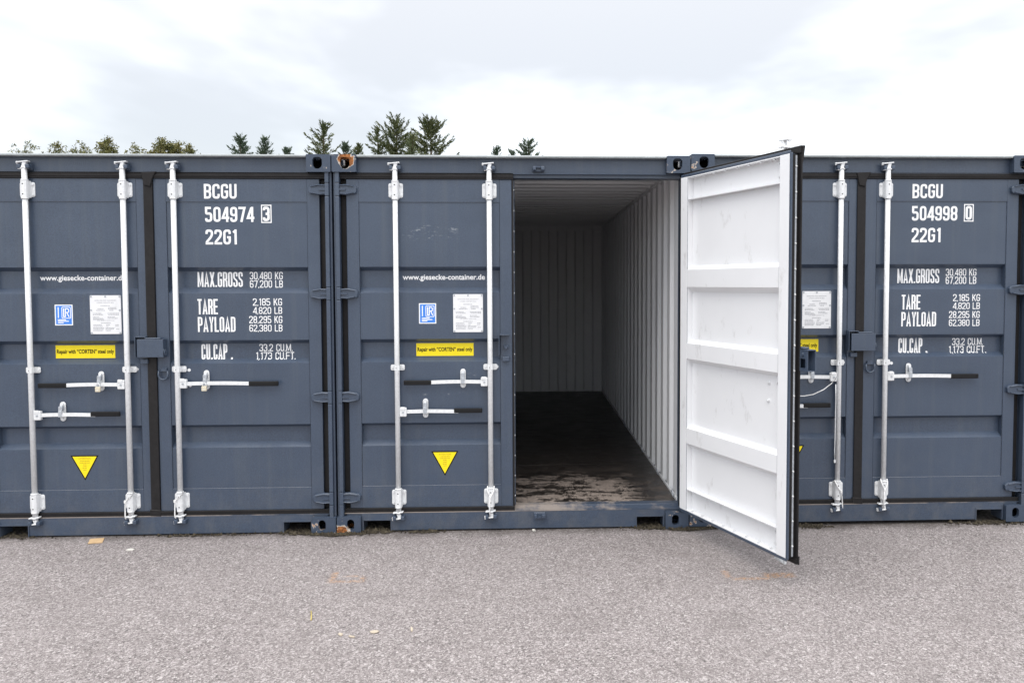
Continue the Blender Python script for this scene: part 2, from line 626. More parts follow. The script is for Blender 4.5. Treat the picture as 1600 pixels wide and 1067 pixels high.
CACHE = {}


def cached(key, fn):
    if key not in CACHE:
        CACHE[key] = fn()
    return CACHE[key]


def rrect(cx, cz, w_, h, r, n=4):
    p = []
    for qx, qz, a0 in ((1, 1, 0), (-1, 1, 90), (-1, -1, 180), (1, -1, 270)):
        for k in range(n + 1):
            a = R(a0 + 90 * k / n)
            p.append((cx + qx * (w_ / 2 - r) + r * math.cos(a), cz + qz * (h / 2 - r) + r * math.sin(a)))
    return p


# ------------------------------------------------------------------ ground
g = MB()
g.quad([(-1500, -1500, -.02), (1500, -1500, -.02), (1500, 1500, -.02), (-1500, 1500, -.02)])
tag(link('meadow', g.mesh('meadow', 'meadow')), kind='structure')
g = MB()
g.quad([(-60, -60, 0), (60, -60, 0), (60, 16, 0), (-60, 16, 0)])
tag(link('asphalt_yard', g.mesh('asphalt_yard', 'asphalt')), kind='structure')

# ------------------------------------------------------------------ lettering
YD = .050          # outer face of the door leaves
REC = .043         # depth of the horizontal recesses
FL = .006           # the sheet lies this far behind the frame
TH = .052          # thickness of the leaf
PROF = [(2.277, 0), (1.835, 0), (1.809, REC), (1.693, REC), (1.657, 0), (1.338, 0), (1.313, REC), (1.209, REC), (1.179, 0),
        (.757, 0), (.735, REC), (.632, REC), (.599, 0), (.318, 0)]


def depth(z):
    if z >= PROF[0][0] or z <= PROF[-1][0]:
        return 0
    for (za, da), (zb, db) in zip(PROF[:-1], PROF[1:]):
        if zb <= z <= za:
            return da + (db - da) * (za - z) / (za - zb)
    return 0


def rounded(pts, r, closed=False, n=4):
    """a polyline with its corners rounded; a point may carry its own radius as third value"""
    o = []
    N = len(pts)
    for i, p in enumerate(pts):
        rr = p[2] if len(p) > 2 else r
        P = Vector(p[:2])
        if (not closed and i in (0, N - 1)) or rr == 0:
            o.append(P)
            continue
        a = Vector(pts[(i - 1) % N][:2]) - P
        b = Vector(pts[(i + 1) % N][:2]) - P
        k = min(rr, a.length * .5, b.length * .5)
        A, B = P + a.normalized() * k, P + b.normalized() * k
        for j in range(n + 1):
            u = j / n
            o.append((1 - u) ** 2 * A + 2 * u * (1 - u) * P + u * u * B)
    res = [o[0]]
    for q in o[1:]:
        if (q - res[-1]).length > 1e-5:
            res.append(q)
    if closed and (res[0] - res[-1]).length < 1e-5:
        res.pop()
    return res


def ribbon(pts, t, closed=False):
    N = len(pts)
    L, Rr = [], []
    for i, p in enumerate(pts):
        if closed or 0 < i < N - 1:
            a = (p - pts[i - 1]).normalized()
            b = (pts[(i + 1) % N] - p).normalized()
        elif i == 0:
            a = b = (pts[1] - p).normalized()
        else:
            a = b = (p - pts[i - 1]).normalized()
        d = (a + b)
        d = d.normalized() if d.length > 1e-6 else a
        nrm = Vector((-d.y, d.x))
        k = 1 / max(.35, nrm.dot(Vector((-a.y, a.x))))
        k = min(k, 1.9)
        L.append(p + nrm * t / 2 * k)
        Rr.append(p - nrm * t / 2 * k)
    q = []
    for i in range(N if closed else N - 1):
        j = (i + 1) % N
        q.append([L[i], Rr[i], Rr[j], L[j]])
    return q


def glyph(ch, w_, h, t):
    """list of quads/polys for one condensed sans-serif character"""
    l, r, b, T = t / 2, w_ - t / 2, t / 2, h - t / 2
    m = h / 2
    cx = w_ / 2
    rad = min(w_ * .42, h * .22)
    P = []

    def st(pts, rr=rad, closed=False):
        P.append(ribbon(rounded(pts, rr, closed), t, closed))
    if ch == 'B':
        st([(l, 0), (l, h)], 0)
        st([(l, T), (r, T), (r, m), (l, m)])
        st([(l, m), (r, m), (r, b), (l, b)])
    elif ch == 'C':
        st([(r, h * .68), (r, T), (l, T), (l, b), (r, b), (r, h * .32)])
    elif ch == 'G':
        st([(r, h * .70), (r, T), (l, T), (l, b), (r, b), (r, m * .96, 0), (cx, m * .96)])
    elif ch == 'U':
        st([(l, h), (l, b), (r, b), (r, h)])
    elif ch in '0O':
        st([(l, T), (r, T), (r, b), (l, b)], rad, True)
    elif ch == 'D':
        st([(l, T, 0), (r, T), (r, b), (l, b, 0)], rad, True)
    elif ch == '1':
        st([(cx + t * .5, 0), (cx + t * .5, h)], 0)
        st([(cx + t * .3, h - t * .6), (l, h * .80)], 0)
    elif ch == '2':
        st([(l, h * .70), (l, T), (r, T), (r, h * .58), (l, h * .16, t), (l, b, 0), (w_, b)])
    elif ch == '3':
        st([(l, h * .74), (l, T), (r, T), (r, m), (cx * .8, m)])
        st([(cx * .8, m), (r, m), (r, b), (l, b), (l, h * .26)])
    elif ch == '4':
        st([(r - t * .3, 0), (r - t * .3, h)], 0)
        st([(r - t * .6, h - t * .4), (l * .8, h * .27, 0), (w_ * 1.04, h * .27)], 0)
    elif ch == '5':
        st([(r, T), (l, T, 0), (l, m * 1.1, t * .5), (r, m * 1.14), (r, b), (l, b), (l, h * .25)])
    elif ch == '6':
        st([(r, h * .72), (r, T), (l, T), (l, m * .9)])
        st([(l, m * 1.1), (r, m * 1.1), (r, b), (l, b)], rad, True)
    elif ch == '7':
        st([(0, T), (r, T, 0), (cx * .75, 0)], 0)
    elif ch == '8':
        st([(l, T), (r, T), (r, m), (l, m)], rad * .9, True)
        st([(l, m), (r, m), (r, b), (l, b)], rad * .9, True)
    elif ch == '9':
        st([(l, T), (r, T), (r, m * .9), (l, m * .9)], rad, True)
        st([(r, m * 1.1), (r, b), (l, b), (l, h * .28)])
    elif ch == 'M':
        st([(l, 0), (l, h)], 0)
        st([(r, 0), (r, h)], 0)
        st([(l, h * .97), (cx, h * .12), (r, h * .97)], 0)
    elif ch == 'A':
        st([(l * .9, 0), (cx, T + t * .2), (w_ - l * .9, 0)], 0)
        st([(l + t * .3, h * .25), (r - t * .3, h * .25)], 0)
    elif ch == 'X':
        st([(l * .9, 0), (w_ - l * .9, h)], 0)
        st([(l * .9, h), (w_ - l * .9, 0)], 0)
    elif ch == 'R':
        st([(l, 0), (l, h)], 0)
        st([(l, T), (r, T), (r, m), (l, m)])
        st([(cx, m), (r, m * .8, t), (r, 0)])
    elif ch == 'P':
        st([(l, 0), (l, h)], 0)
        st([(l, T), (r, T), (r, m * .94), (l, m * .94)])
    elif ch == 'S':
        st([(r, h * .70), (r, T), (l, T), (l, m * 1.14), (r, m * .86), (r, b), (l, b), (l, h * .30)])
    elif ch == 'T':
        st([(0, T), (w_, T)], 0)
        st([(cx, 0), (cx, h)], 0)
    elif ch == 'E':
        st([(w_ * .97, T), (l, T, 0), (l, b, 0), (w_ * .97, b)], 0)
        st([(l, m), (w_ * .9, m)], 0)
    elif ch == 'F':
        st([(w_ * .97, T), (l, T, 0), (l, 0)], 0)
        st([(l, m), (w_ * .9, m)], 0)
    elif ch == 'L':
        st([(l, h), (l, b, 0), (w_ * .97, b)], 0)
    elif ch == 'Y':
        st([(l * .9, h), (cx, m * .85), (w_ - l * .9, h)], 0)
        st([(cx, 0), (cx, m)], 0)
    elif ch == 'K':
        st([(l, 0), (l, h)], 0)
        st([(r, h), (l + t * .3, m * .8)], 0)
        st([(cx * .9, m * 1.05), (r + t * .1, 0)], 0)
    elif ch == '.':
        P.append([[Vector((0, 0)), Vector((t * 1.05, 0)), Vector((t * 1.05, t * 1.05)), Vector((0, t * 1.05))]])
    elif ch == ',':
        P.append([[Vector((0, -t * .7)), Vector((t * .6, -t * .7)), Vector((t * 1.05, t * 1.05)), Vector((0, t * 1.05))]])
    return P


def stencil(txt, x0, x1, z0, z1, tk, boxed=None):
    """a line of condensed capitals filling x0..x1, z0..z1 on the outer face of a door, following its recesses"""
    h = z1 - z0
    t = h * tk
    gap = .16
    WID = {' ': .55, '1': .62, 'M': 1.32, 'T': .95, 'X': 1.08, 'A': 1.08, 'L': .92}
    units = 0
    for c in txt:
        units += .0 if c in '.,' else WID.get(c, 1)
    nd = sum(c in '.,' for c in txt)
    k = len(txt) - 1
    cw = (x1 - x0 - nd * t * 1.05) / (units + gap * k)
    bm = bmesh.new()
    x = x0
    lay = 0
    for c in txt:
        w_ = t * 1.05 if c in '.,' else cw * WID.get(c, 1)
        if c != ' ':
            for j, quads in enumerate(glyph(c, w_, h, t)):
                for q in quads:
                    try:
                        f = bm.faces.new([bm.verts.new((x + p.x, j * .00015, z0 + p.y)) for p in q])
                    except ValueError:
                        pass
        x += w_ + gap * cw
    if boxed:
        bx0, bx1, bz0, bz1, bt = boxed
        for q in ribbon([Vector(p) for p in ((bx0, bz0), (bx1, bz0), (bx1, bz1), (bx0, bz1))], bt, True):
            bm.faces.new([bm.verts.new((p.x, 0, p.y)) for p in q])
    finish_print(bm, .0012)
    return bm


def finish_print(bm, lift):
    bmesh.ops.remove_doubles(bm, verts=bm.verts, dist=1e-6)
    zs = [v.co.z for v in bm.verts]
    for z, d in PROF:
        if min(zs) < z < max(zs):
            bmesh.ops.bisect_plane(bm, geom=bm.verts[:] + bm.edges[:] + bm.faces[:], plane_co=(0, 0, z), plane_no=(0, 0, 1))
    for v in bm.verts:
        v.co.y = YD + (FL if .3185 < v.co.z < 2.2765 else 0.) + depth(v.co.z) - lift - v.co.y
    bm.normal_update()
    for f in bm.faces:
        if f.normal.y > 0:
            f.normal_flip()


def bm_mesh(bm, name, mat, shift):
    me = bpy.data.meshes.new(name)
    bmesh.ops.translate(bm, vec=shift, verts=bm.verts)
    bm.to_mesh(me)
    bm.free()
    me.materials.append(M[mat])
    return me


def font_bm(txt, x0, x1, z, bold=0., size=None, squash=None):
    """text in the built-in sans font on the x,z plane, its width fitted to x0..x1, baseline at z"""
    cu = bpy.data.curves.new('tmp', 'FONT')
    cu.body = txt
    cu.offset = bold
    cu.resolution_u = 3
    ob = bpy.data.objects.new('tmp', cu)
    C.objects.link(ob)
    dg = bpy.context.evaluated_depsgraph_get()
    me = bpy.data.meshes.new_from_object(ob.evaluated_get(dg))
    bpy.data.objects.remove(ob)
    bpy.data.curves.remove(cu)
    bm = bmesh.new()
    bm.from_mesh(me)
    bpy.data.meshes.remove(me)
    xs = [v.co.x for v in bm.verts]
    k = (x1 - x0) / (max(xs) - min(xs))
    x_min = min(xs)
    kz = k * (squash or 1)
    for v in bm.verts:
        v.co = (x0 + (v.co.x - x_min) * k, 0, z + v.co.y * kz)
    return bm


# ------------------------------------------------------------------ container parts
CW, CL, CH = 2.438, 6.058, 2.591
PIN_Y = .03
PIN = {'left': .031, 'right': CW - .031}


def shield(cx, cz, w_, h):
    """top-casting aperture: flat shoulders above, round below"""
    p = []
    for k in range(13):
        a = math.pi + math.pi * k / 12
        p.append((cx + w_ / 2 * math.cos(a), cz - h / 2 + w_ / 2 + w_ / 2 * math.sin(a)))
    p += [(cx + w_ / 2, cz + h * .28), (cx + w_ * .36, cz + h * .45), (cx + w_ * .15, cz + h / 2), (cx - w_ * .15, cz + h / 2), (cx - w_ * .36, cz + h * .45), (cx - w_ / 2, cz + h * .28)]
    return p


def stadium(cx, cz, w_, h, n=8):
    return rrect(cx, cz, w_, h, w_ / 2 - .0005, n // 2)


def casting(top, flip):
    """corner casting, 162 wide, 178 long, 118 high, apertures cut in its faces; corner of the box at the origin"""
    W_, L_, H_ = .162, .178, .118
    m = MB()
    cx = .088 if not flip else W_ - .088
    hole = shield(cx, .060, .064, .079) if top else stadium(cx if False else W_ / 2 + (.012 if not flip else -.012), .064, .050, .074)
    out_ = rrect(W_ / 2, H_ / 2, W_, H_, .006, 2)
    m.prism(out_, 0, .028, holes=(hole,), bev=0)
    # side walls, back and floor or lid of the hollow block
    sx = 0 if not flip else W_ - .02
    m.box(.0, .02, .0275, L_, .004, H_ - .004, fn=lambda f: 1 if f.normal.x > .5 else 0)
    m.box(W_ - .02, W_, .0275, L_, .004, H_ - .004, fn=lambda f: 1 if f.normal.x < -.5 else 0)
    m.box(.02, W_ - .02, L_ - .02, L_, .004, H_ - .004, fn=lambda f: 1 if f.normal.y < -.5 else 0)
    lid = MB()
    lx = rrect(W_ / 2, (L_ + .028) / 2, W_ - .002, L_ - .03, .004, 2)
    hl = stadium(W_ / 2, .095, .062, .10)
    mx = Matrix(((1, 0, 0, 0), (0, 0, 1, 0), (0, 1, 0, 0), (0, 0, 0, 1)))
    if top:
        m.prism(lx, H_ - .027, H_ - .001, holes=(hl,), mx=mx)
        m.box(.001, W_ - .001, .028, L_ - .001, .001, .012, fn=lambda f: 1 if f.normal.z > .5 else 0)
    else:
        m.prism(lx, .001, .028, holes=(hl,), mx=mx)
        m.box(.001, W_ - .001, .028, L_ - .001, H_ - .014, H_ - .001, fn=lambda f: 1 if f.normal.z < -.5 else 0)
    return m


def corner_post(side):
    m = MB()
    s = 1

    def bx(a, b, *q, **k):
        if side == 'left':
            m.box(a, b, *q, **k)
        else:
            m.box(CW - b, CW - a, *q, **k)
    bx(.004, .052, .10, .165, .118, 2.473)
    bx(.003, .016, .035, .10, .118, 2.473)
    # hinge post, cut away at each hinge
    zs = [.10] + [v for h in (.244, .944, 1.652, 2.358) for v in (h - .0455, h + .0455)] + [2.474]
    for a, b in zip(zs[0::2], zs[1::2]):
        bx(.0175, .0445, .012, .06, a, b, bev=.004, seg=2)
    bx(.0165, .03, .060, .10, .118, 2.473)
    return m


def header():
    m = MB()
    m.box(.163, CW - .163, .056, .062, 2.474, 2.573)
    m.box(.163, CW - .163, .004, .12, 2.573, 2.5895, bev=.006, seg=3, mat=1)
    m.box(.06, CW - .06, .0625, .10, 2.444, 2.4745)
    m.box(.06, CW - .06, .040, .0615, 2.466, 2.4735, bev=.002)
    m.box(.152, .163, .012, .06, 2.474, 2.573)
    m.box(CW - .163, CW - .152, .012, .06, 2.474, 2.573)
    m.box(.163, CW - .163, .1205, .165, 2.455, 2.575)
    m.box(.053, CW - .053, .1005, .165, 2.444, 2.4725)
    return m


def sill():
    m = MB()
    f0 = .034
    # front plate with the two fork-lift pockets cut out of its lower edge
    a, b, pz = .176, .362, .084
    poly = [(.163, .012), (a, .012), (a, pz), (b, pz), (b, .012), (CW - b, .012), (CW - b, pz), (CW - a, pz), (CW - a, .012), (CW - .163, .012), (CW - .163, .130), (.163, .130)]
    m.prism(poly, f0, f0 + .006)
    for x0, x1 in ((a, b), (CW - b, CW - a)):
        m.box(x0 - .004, x1 + .004, f0 - .006, .16, pz - .001, pz + .008)
        m.box(x0 - .0065, x0 + .0005, f0 - .005, .16, .008, pz)
        m.box(x1 - .0005, x1 + .0065, f0 - .005, .16, .008, pz)
        m.box(x0, x1, .95, .96, .001, pz, mat=1)
    m.box(.06, CW - .06, .0405, .17, .118, .1305)
    m.box(b + .01, CW - b - .01, f0 + .006, .12, .012, .019)
    m.box(.163, .170, .0405, .17, .02, .117)
    m.box(CW - .170, CW - .163, .0405, .17, .02, .117)
    return m


def threshold():
    m = MB()
    m.grid([[(.046, f, z), (CW - .046, f, z)] for f, z in ((.036, .1312), (.0365, .136), (.060, .1385), (.095, .150), (.098, .1575), (.158, .1585))])
    return m


def corr(length, pitch, flat, slope, start=0.):
    """(position, 0..1) points of a trapezoid corrugation"""
    p = [(0, 0)]
    x = start
    f2 = pitch - flat - 2 * slope
    while x + pitch < length - .02:
        for dx, v in ((flat * .5, 0), (flat * .5 + slope, 1), (flat * .5 + slope + f2, 1), (flat * .5 + 2 * slope + f2, 0)):
            p.append((x + dx, v))
        x += pitch
    p.append((length, 0))
    return p


def side_wall():
    """left wall of the box, inner face at x = .050"""
    m = MB()
    pr = corr(CL - .262, .2775, .104, .030, .10)
    zs = (.150, 2.535)
    inn = [(.051 - v * .036, .163 + y) for y, v in pr]
    m.grid([[(x, y, z) for x, y in inn] for z in zs], mat=1)
    m.grid([[(x - .002, y, z) for x, y in inn][::-1] for z in zs], mat=0)
    # top and bottom rails
    m.box(.004, .064, .100, CL - .09, 2.525, 2.571, bev=.006, fn=lambda f: 1 if f.normal.x > .3 or f.normal.z < -.3 else 0)
    m.box(.004, .056, .178, CL - .178, .020, .156, fn=lambda f: 1 if f.normal.x > .3 else 0)
    m.box(.052, .058, .165, CL - .101, .156, .176, fn=lambda f: 1)
    return m


def end_wall():
    m = MB()
    pr = corr(CW - .11, .2525, .104, .020, -.01)
    yi = CL - .100
    row = [(.045, yi)] + [(.055 + x, yi + v * .036) for x, v in pr] + [(CW - .045, yi)]
    zs = (.15, 2.50)
    m.grid([[(x, y, z) for x, y in row] for z in zs], mat=1)
    m.grid([[(x, y + .002, z) for x, y in row][::-1] for z in zs], mat=0)
    m.box(.05, CW - .05, yi - .006, yi + .06, 2.485, 2.585, fn=lambda f: 1 if f.normal.y < -.3 or f.normal.z < -.3 else 0)
    m.box(.05, CW - .05, yi + .004, yi + .096, .012, .155)
    for a, b in ((.049, .172), (CW - .172, CW - .049)):
        m.box(a, b, yi - .092, yi - .0065, 2.462, 2.56, fn=lambda f: 1)
        m.box(a - .01, (a + b) / 2 if a < 1 else b + .01, yi - .002, yi + .06, .15, 2.47, fn=lambda f: 1) if 0 else None
    return m


def roof():
    m = MB()
    pr = corr(CL - .20, .236, .10, .020, .02)
    row = [(.10 + y, 2.541 + (1 - v) * .030) for y, v in pr]
    xs = (.055, CW - .055)
    m.grid([[(x, y, z) for y, z in row] for x in xs], mat=1)
    m.grid([[(x, y, z + .002) for y, z in row][::-1] for x in xs], mat=0)
    return m


def bearing(h):
    """bracket that holds a locking bar to the door: flanged plate, half-round housing, bolts. Bar axis at x=0, y=.018"""
    m = MB()
    yb = YD
    if h > .08:
        m.prism(rrect(0, 0, .098, h - .014, .012, 3), yb - .006, yb + .001, bev=.0015)
        pr = [(-.026, yb - .006), (-.0245, .016), (-.019, .003), (-.008, -.0035), (.008, -.0035), (.019, .003), (.0245, .016), (.026, yb - .006)]
        m.grid([[(x, y, z) for x, y in pr] for z in (-h / 2, h / 2)][::-1])
        for z in (-h / 2, h / 2):
            m.quad([(x, y, z) for x, y in (pr if z > 0 else pr[::-1])])
        for z in (-h * .30, h * .30):
            m.cyl((-.001, -.0036, z), (-.001, -.0046, z), .0042, 8, mat=1)
            for x in (-.037, .037):
                m.cyl((x, yb - .0055, z), (x, yb - .012, z), .0072, 8, mat=0)
        for z in (-h / 2 - .004, h / 2 + .004):
            m.cyl((0, .018, z - .005), (0, .018, z + .005), .0235, 14)
    else:
        m.prism(rrect(0, 0, .096, h, .010, 3), yb - .006, yb + .001, bev=.0015)
        pr = [(-.024, yb - .006), (-.022, .014), (-.016, .002), (.016, .002), (.022, .014), (.024, yb - .006)]
        m.grid([[(x, y, z) for x, y in pr] for z in (-h * .42, h * .42)][::-1])
        for z in (-h * .42, h * .42):
            m.quad([(x, y, z) for x, y in (pr if z > 0 else pr[::-1])])
        m.cyl((-.002, .0024, 0), (-.002, .0012, 0), .004, 8, mat=1)
        for x in (-.036, .036):
            m.cyl((x, yb - .0055, 0), (x, yb - .011, 0), .0065, 8)
    return m


def cam_head(up):
    """forged double-pronged cam at a bar's end, pointing up (or down)"""
    m = MB()
    s = 1 if up else -1
    m.cyl((0, .018, -s * .055), (0, .018, -s * .012), .0155, 12)
    m.cyl((0, .018, -s * .020), (0, .018, -s * .012), .020, 12)
    rt = Matrix.Translation((0, .018, 0)) @ Matrix.Rotation(-.10, 4, 'Y')
    m.box(-.042, .036, -.018, .014, s * .023 - .004, s * .023 + .004, bev=.002, mx=rt)
    m.box(-.036, .034, -.017, .016, -s * .020 - .004, -s * .020 + .004, bev=.002, mx=rt)
    m.box(-.010, .014, -.014, .012, -.020 if up else -.024, .024 if up else .020, bev=.003, mx=Matrix.Translation((0, .018, 0)) @ Matrix.Rotation(.25 * s, 4, 'Y'))
    m.box(-.046, -.034, -.010, .004, s * .012, s * .030, bev=.002, mx=rt)
    return m


def keeper(up):
    """cam keeper welded to header or sill: two stubby lugs on a plate"""
    m = MB()
    s = 1 if up else -1
    m.box(-.040, .040, .026, .058 if up else .037, -.019, .019, bev=.003)
    m.box(-.038, -.016, -.010, .028, -.014, .014, bev=.005, seg=2)
    m.box(.016, .042, -.008, .028, -.013, .014, bev=.005, seg=2)
    m.box(-.016, .016, .010, .028, s * .004, s * .015, bev=.002)
    m.cyl((.026, .002, .002), (.040, .0, .004), .0085, 8)
    return m


def handle_bar(x0, x1, bend):
    m = MB()
    n = 8
    rows = []
    for k in range(n + 1):
        u = k / n
        x = x0 + (x1 - x0) * u
        z = bend * math.sin(u * math.pi) - bend * .6 * u
        rows.append((x, z))
    for (xa, za), (xb, zb) in zip(rows[:-1], rows[1:]):
        t = bmesh.new()
        bmesh.ops.create_cube(t, size=1)
        lo, hi = min(xa, xb), max(xa, xb)
        for v in t.verts:
            zz = (za if abs((lo if v.co.x < 0 else hi) - xa) < 1e-9 else zb)
            v.co = (lo if v.co.x < 0 else hi, .019 + v.co.y * .008, zz + v.co.z * .024)
        m._take(t)
    return m


def grip(x0, x1):
    m = MB()
    m.box(min(x0, x1), max(x0, x1), .0115, .0265, -.0165, .0165, bev=.005, seg=2)
    m.box(max(x0, x1) - .02 if x1 > x0 else min(x0, x1) + .005, max(x0, x1) - .005 if x1 > x0 else min(x0, x1) + .02, .010, .0275, -.0135, .0155, bev=.003)
    return m


def hub():
    m = MB()
    m.box(-.025, .022, .004, .034, -.031, .031, bev=.006, seg=2)
    m.box(-.02, .012, .000, .010, .014, .036, bev=.003)
    m.cyl((0, .005, 0), (0, -.001, 0), .0065, 8, mat=1)
    return m


def catch():
    m = MB()
    m.prism(rrect(0, 0, .037, .132, .018, 5), YD - .007, YD + .001, bev=.0015)
    m.box(-.015, .015, .010, YD - .006, -.034, -.016, bev=.003)
    m.box(-.012, .012, .008, .013, -.034, .010, bev=.002, mat=1)
    m.prism(rrect(.0, .024, .026, .034, .010, 4), .012, .034, bev=.002, mat=1)
    m.cyl((0, YD - .006, .048), (0, .026, .048), .0095, 10)
    m.cyl((0, YD - .006, -.052), (0, .036, -.052), .0075, 8)
    return m


def hinge(side):
    """forged hinge blade with raised rim and rib, and its knuckle round the pin"""
    m = MB()
    s = 1 if side == 'left' else -1

    def pl(p):
        return [(s * x, z) for x, z in p][::s]
    body = [(.012, -.034), (.055, -.036), (.118, -.026), (.126, -.014), (.127, .012), (.116, .024), (.055, .036), (.012, .034)]
    m.prism(pl(body), .024 - PIN_Y, YD - PIN_Y + .001, bev=.003)
    for sgn in (1, -1):
        rim = [(.012, sgn * .030), (.056, sgn * .034), (.106, sgn * .024), (.108, sgn * .018), (.056, sgn * .0265), (.012, sgn * .024)]
        if sgn < 0:
            rim = rim[::-1]
        m.prism(pl(rim), .0135 - PIN_Y, .0245 - PIN_Y, bev=.002)
    m.prism(pl([(.012, -.005), (.056, -.004), (.056, .004), (.012, .005)]), .0155 - PIN_Y, .0245 - PIN_Y)
    m.box(-.0135, .0135, .012 - PIN_Y, .060 - PIN_Y, -.0435, .0435, bev=.004, seg=2)
    return m


def leaf_range(side):
    return (.083, 1.210) if side == 'left' else (1.241, CW - .090)


def door_leaf(side):
    """frame and corrugated sheet of one door leaf; material 0 outside, 1 lining"""
    m = MB()
    x0, x1 = leaf_range(side)
    z0, z1 = .165, 2.432
    sw = .084
    y0, y1 = YD, YD + TH

    def white_in(f):
        return 1 if f.normal.y > .4 else 0
    for a, b, inner in ((x0, x0 + sw, 1), (x1 - sw, x1, -1)):
        m.box(a, b, y0, y1, z0, z1, bev=.004, seg=2, fn=lambda f, inner=inner: 1 if f.normal.y > .4 or f.normal.x * inner > .95 else 0)
    xa, xb = x0 + sw, x1 - sw
    # top and bottom rails: channels open to the inside
    for web, fl, edge in (((2.277, 2.430), (2.277, 2.283), (2.424, 2.430)), ((.167, .318), (.312, .318), (.167, .173))):
        m.box(xa, xb, y0 + .0005, y0 + .0045, web[0], web[1], fn=white_in)
        m.box(xa, xb, y0 + .0045, y1 - .004, fl[0], fl[1], fn=lambda f: 1)
        m.box(xa, xb, y0 + .0045, y1 - .002, edge[0], edge[1], fn=lambda f: 1)
    # corrugated sheet
    pr = [(z, y0 + FL + d) for z, d in PROF]
    pr[0] = (2.2765, pr[0][1])
    pr[-1] = (.3185, pr[-1][1])
    m.grid([[(xb, y, z) for z, y in pr], [(xa, y, z) for z, y in pr]], mat=0)
    m.grid([[(xa, y + .002, z) for z, y in pr], [(xb, y + .002, z) for z, y in pr]], mat=1)
    for x in (xa + .0012, xb - .0012):
        for (za, ya), (zb, yb) in zip(pr[:-1], pr[1:]):
            m.quad([(x, y0 + .003, za), (x, ya, za), (x, yb, zb), (x, y0 + .003, zb)], 0)
    # bolt ends on the lining
    if side == 'right':
        bolts = [(xa + .046, 2.392), (xa + .046, 2.318), (xa + .046, 1.143), (xa + .125, 1.135), (xa + .130, 1.030), (xa + .046, .275), (xa + .046, .205)]
    else:
        bolts = [(xb - .022, 2.392), (xb - .022, 2.318), (xb - .024, 1.143), (xb - .10, 1.135), (xb - .022, .275), (xb - .022, .205)]
    for x, z in bolts:
        m.cyl((x, y0 + .004, z), (x, y0 + .014, z), .011, 10, mat=2)
        m.cyl((x, y0 + .011, z), (x, y0 + .022, z), .006, 8, mat=2)
    # rivets along the top and bottom edge of the lining
    for k in range(8):
        x = xa + (xb - xa) * (k + .5) / 8
        for z in (2.418, .180):
            m.cyl((x, y1 - .020, z), (x, y1 - .006, z), .0045, 6, mat=2)
    return m


def gasket(side, opened=False):
    """rubber seal round the leaf's edge: a broad outer lip, a narrow inner lip, a riveted retaining strip"""
    m = MB()
    x0, x1 = leaf_range(side)
    z0, z1 = .165, 2.432
    lt = .040
    free_left = side == 'right'
    # outer lips (material 0), seen as the black line round a closed door
    wf = (.034 if opened else .060) if side == 'right' else .012     # the free lip is pressed flat when shut
    wl_, wr = (wf, .042) if free_left else (.040, wf)
    yo0, yo1 = YD - .004, YD + .004

    def lip(a, b, c, d, yy0=yo0, yy1=yo1):
        m.box(a, b, yy0, yy1, c, d, bev=.0022)
    lip(x0 - wl_, x1 + wr, z1, z1 + .042, YD - .010, YD + .002)
    lip(x0 - wl_, x1 + wr, z1 + .012, z1 + .027, YD - .014, YD - .006)
    lip(x0 - wl_, x1 + wr, z0 - .032, z0, YD - .010, YD + .002)
    lip(x0 - wl_, x1 + wr, z0 - .010, z0 + .002, YD - .013, YD - .004)
    lip(x0 - wl_, x0, z0, z1, YD + .028 if not free_left else YD - .012, YD + .034 if not free_left else YD - .003)
    lip(x1, x1 + wr, z0, z1, YD + .028 if free_left else YD - .004, YD + .034 if free_left else YD + .003)
    if free_left:
        # mitred lump where the centre lip meets the top lip, and at its foot
        m.prism([(x0 - wf - .010, z1 + .040), (x0 + .03, z1 + .044), (x0 + .004, z1 - .006), (x0 - .010, z1 - .058), (x0 - wf * .85, z1 - .048)], YD - .022, YD - .004, bev=.004)
        m.prism([(x0 - wf - .008, z0 - .030), (x0 + .008, z0 - .034), (x0 + .004, z0 + .010), (x0 - wf - .008, z0 + .016)], YD - .015, YD - .004, bev=.003)
    # band on the edge of the leaf
    yb0, yb1 = YD + .006, YD + TH - .004
    xe = x0 if free_left else x1
    sgn = -1 if free_left else 1
    a, b = sorted((xe, xe + sgn * .009))
    m.box(a, b, YD - .0025, yb1, z0 + .004, z1 - .004, mat=0)
    a, b = sorted((xe - sgn * .002, xe + sgn * .018))
    m.box(a, b, YD + TH - .010, YD + TH - .001, z0 - .004, z1 + .004, bev=.003, mat=3)
    a, b = sorted((xe + sgn * .009, xe + sgn * .0125))
    m.box(a, b, YD + .010, YD + .020, z0 + .01, z1 - .01, mat=2)
    for k in range(16):
        z = z0 + .07 + k * (z1 - z0 - .14) / 15
        a, b = xe + sgn * .012, xe + sgn * .017
        m.cyl((a, YD + .015, z), (b, YD + .015, z), .007, 8, mat=1, r2=.004)
    for z, dz in ((z1, .010), (z0, -.010)):
        a, b = sorted((z, z + dz))
        m.box(x0 + .002, x1 - .002, yb0, yb1, a, b, mat=0)
        a, b = sorted((z - dz * .2, z + dz * 1.7))
        m.box(x0 - .004, x1, YD + TH - .010, YD + TH - .001, a, b, bev=.003, mat=3)
    return m


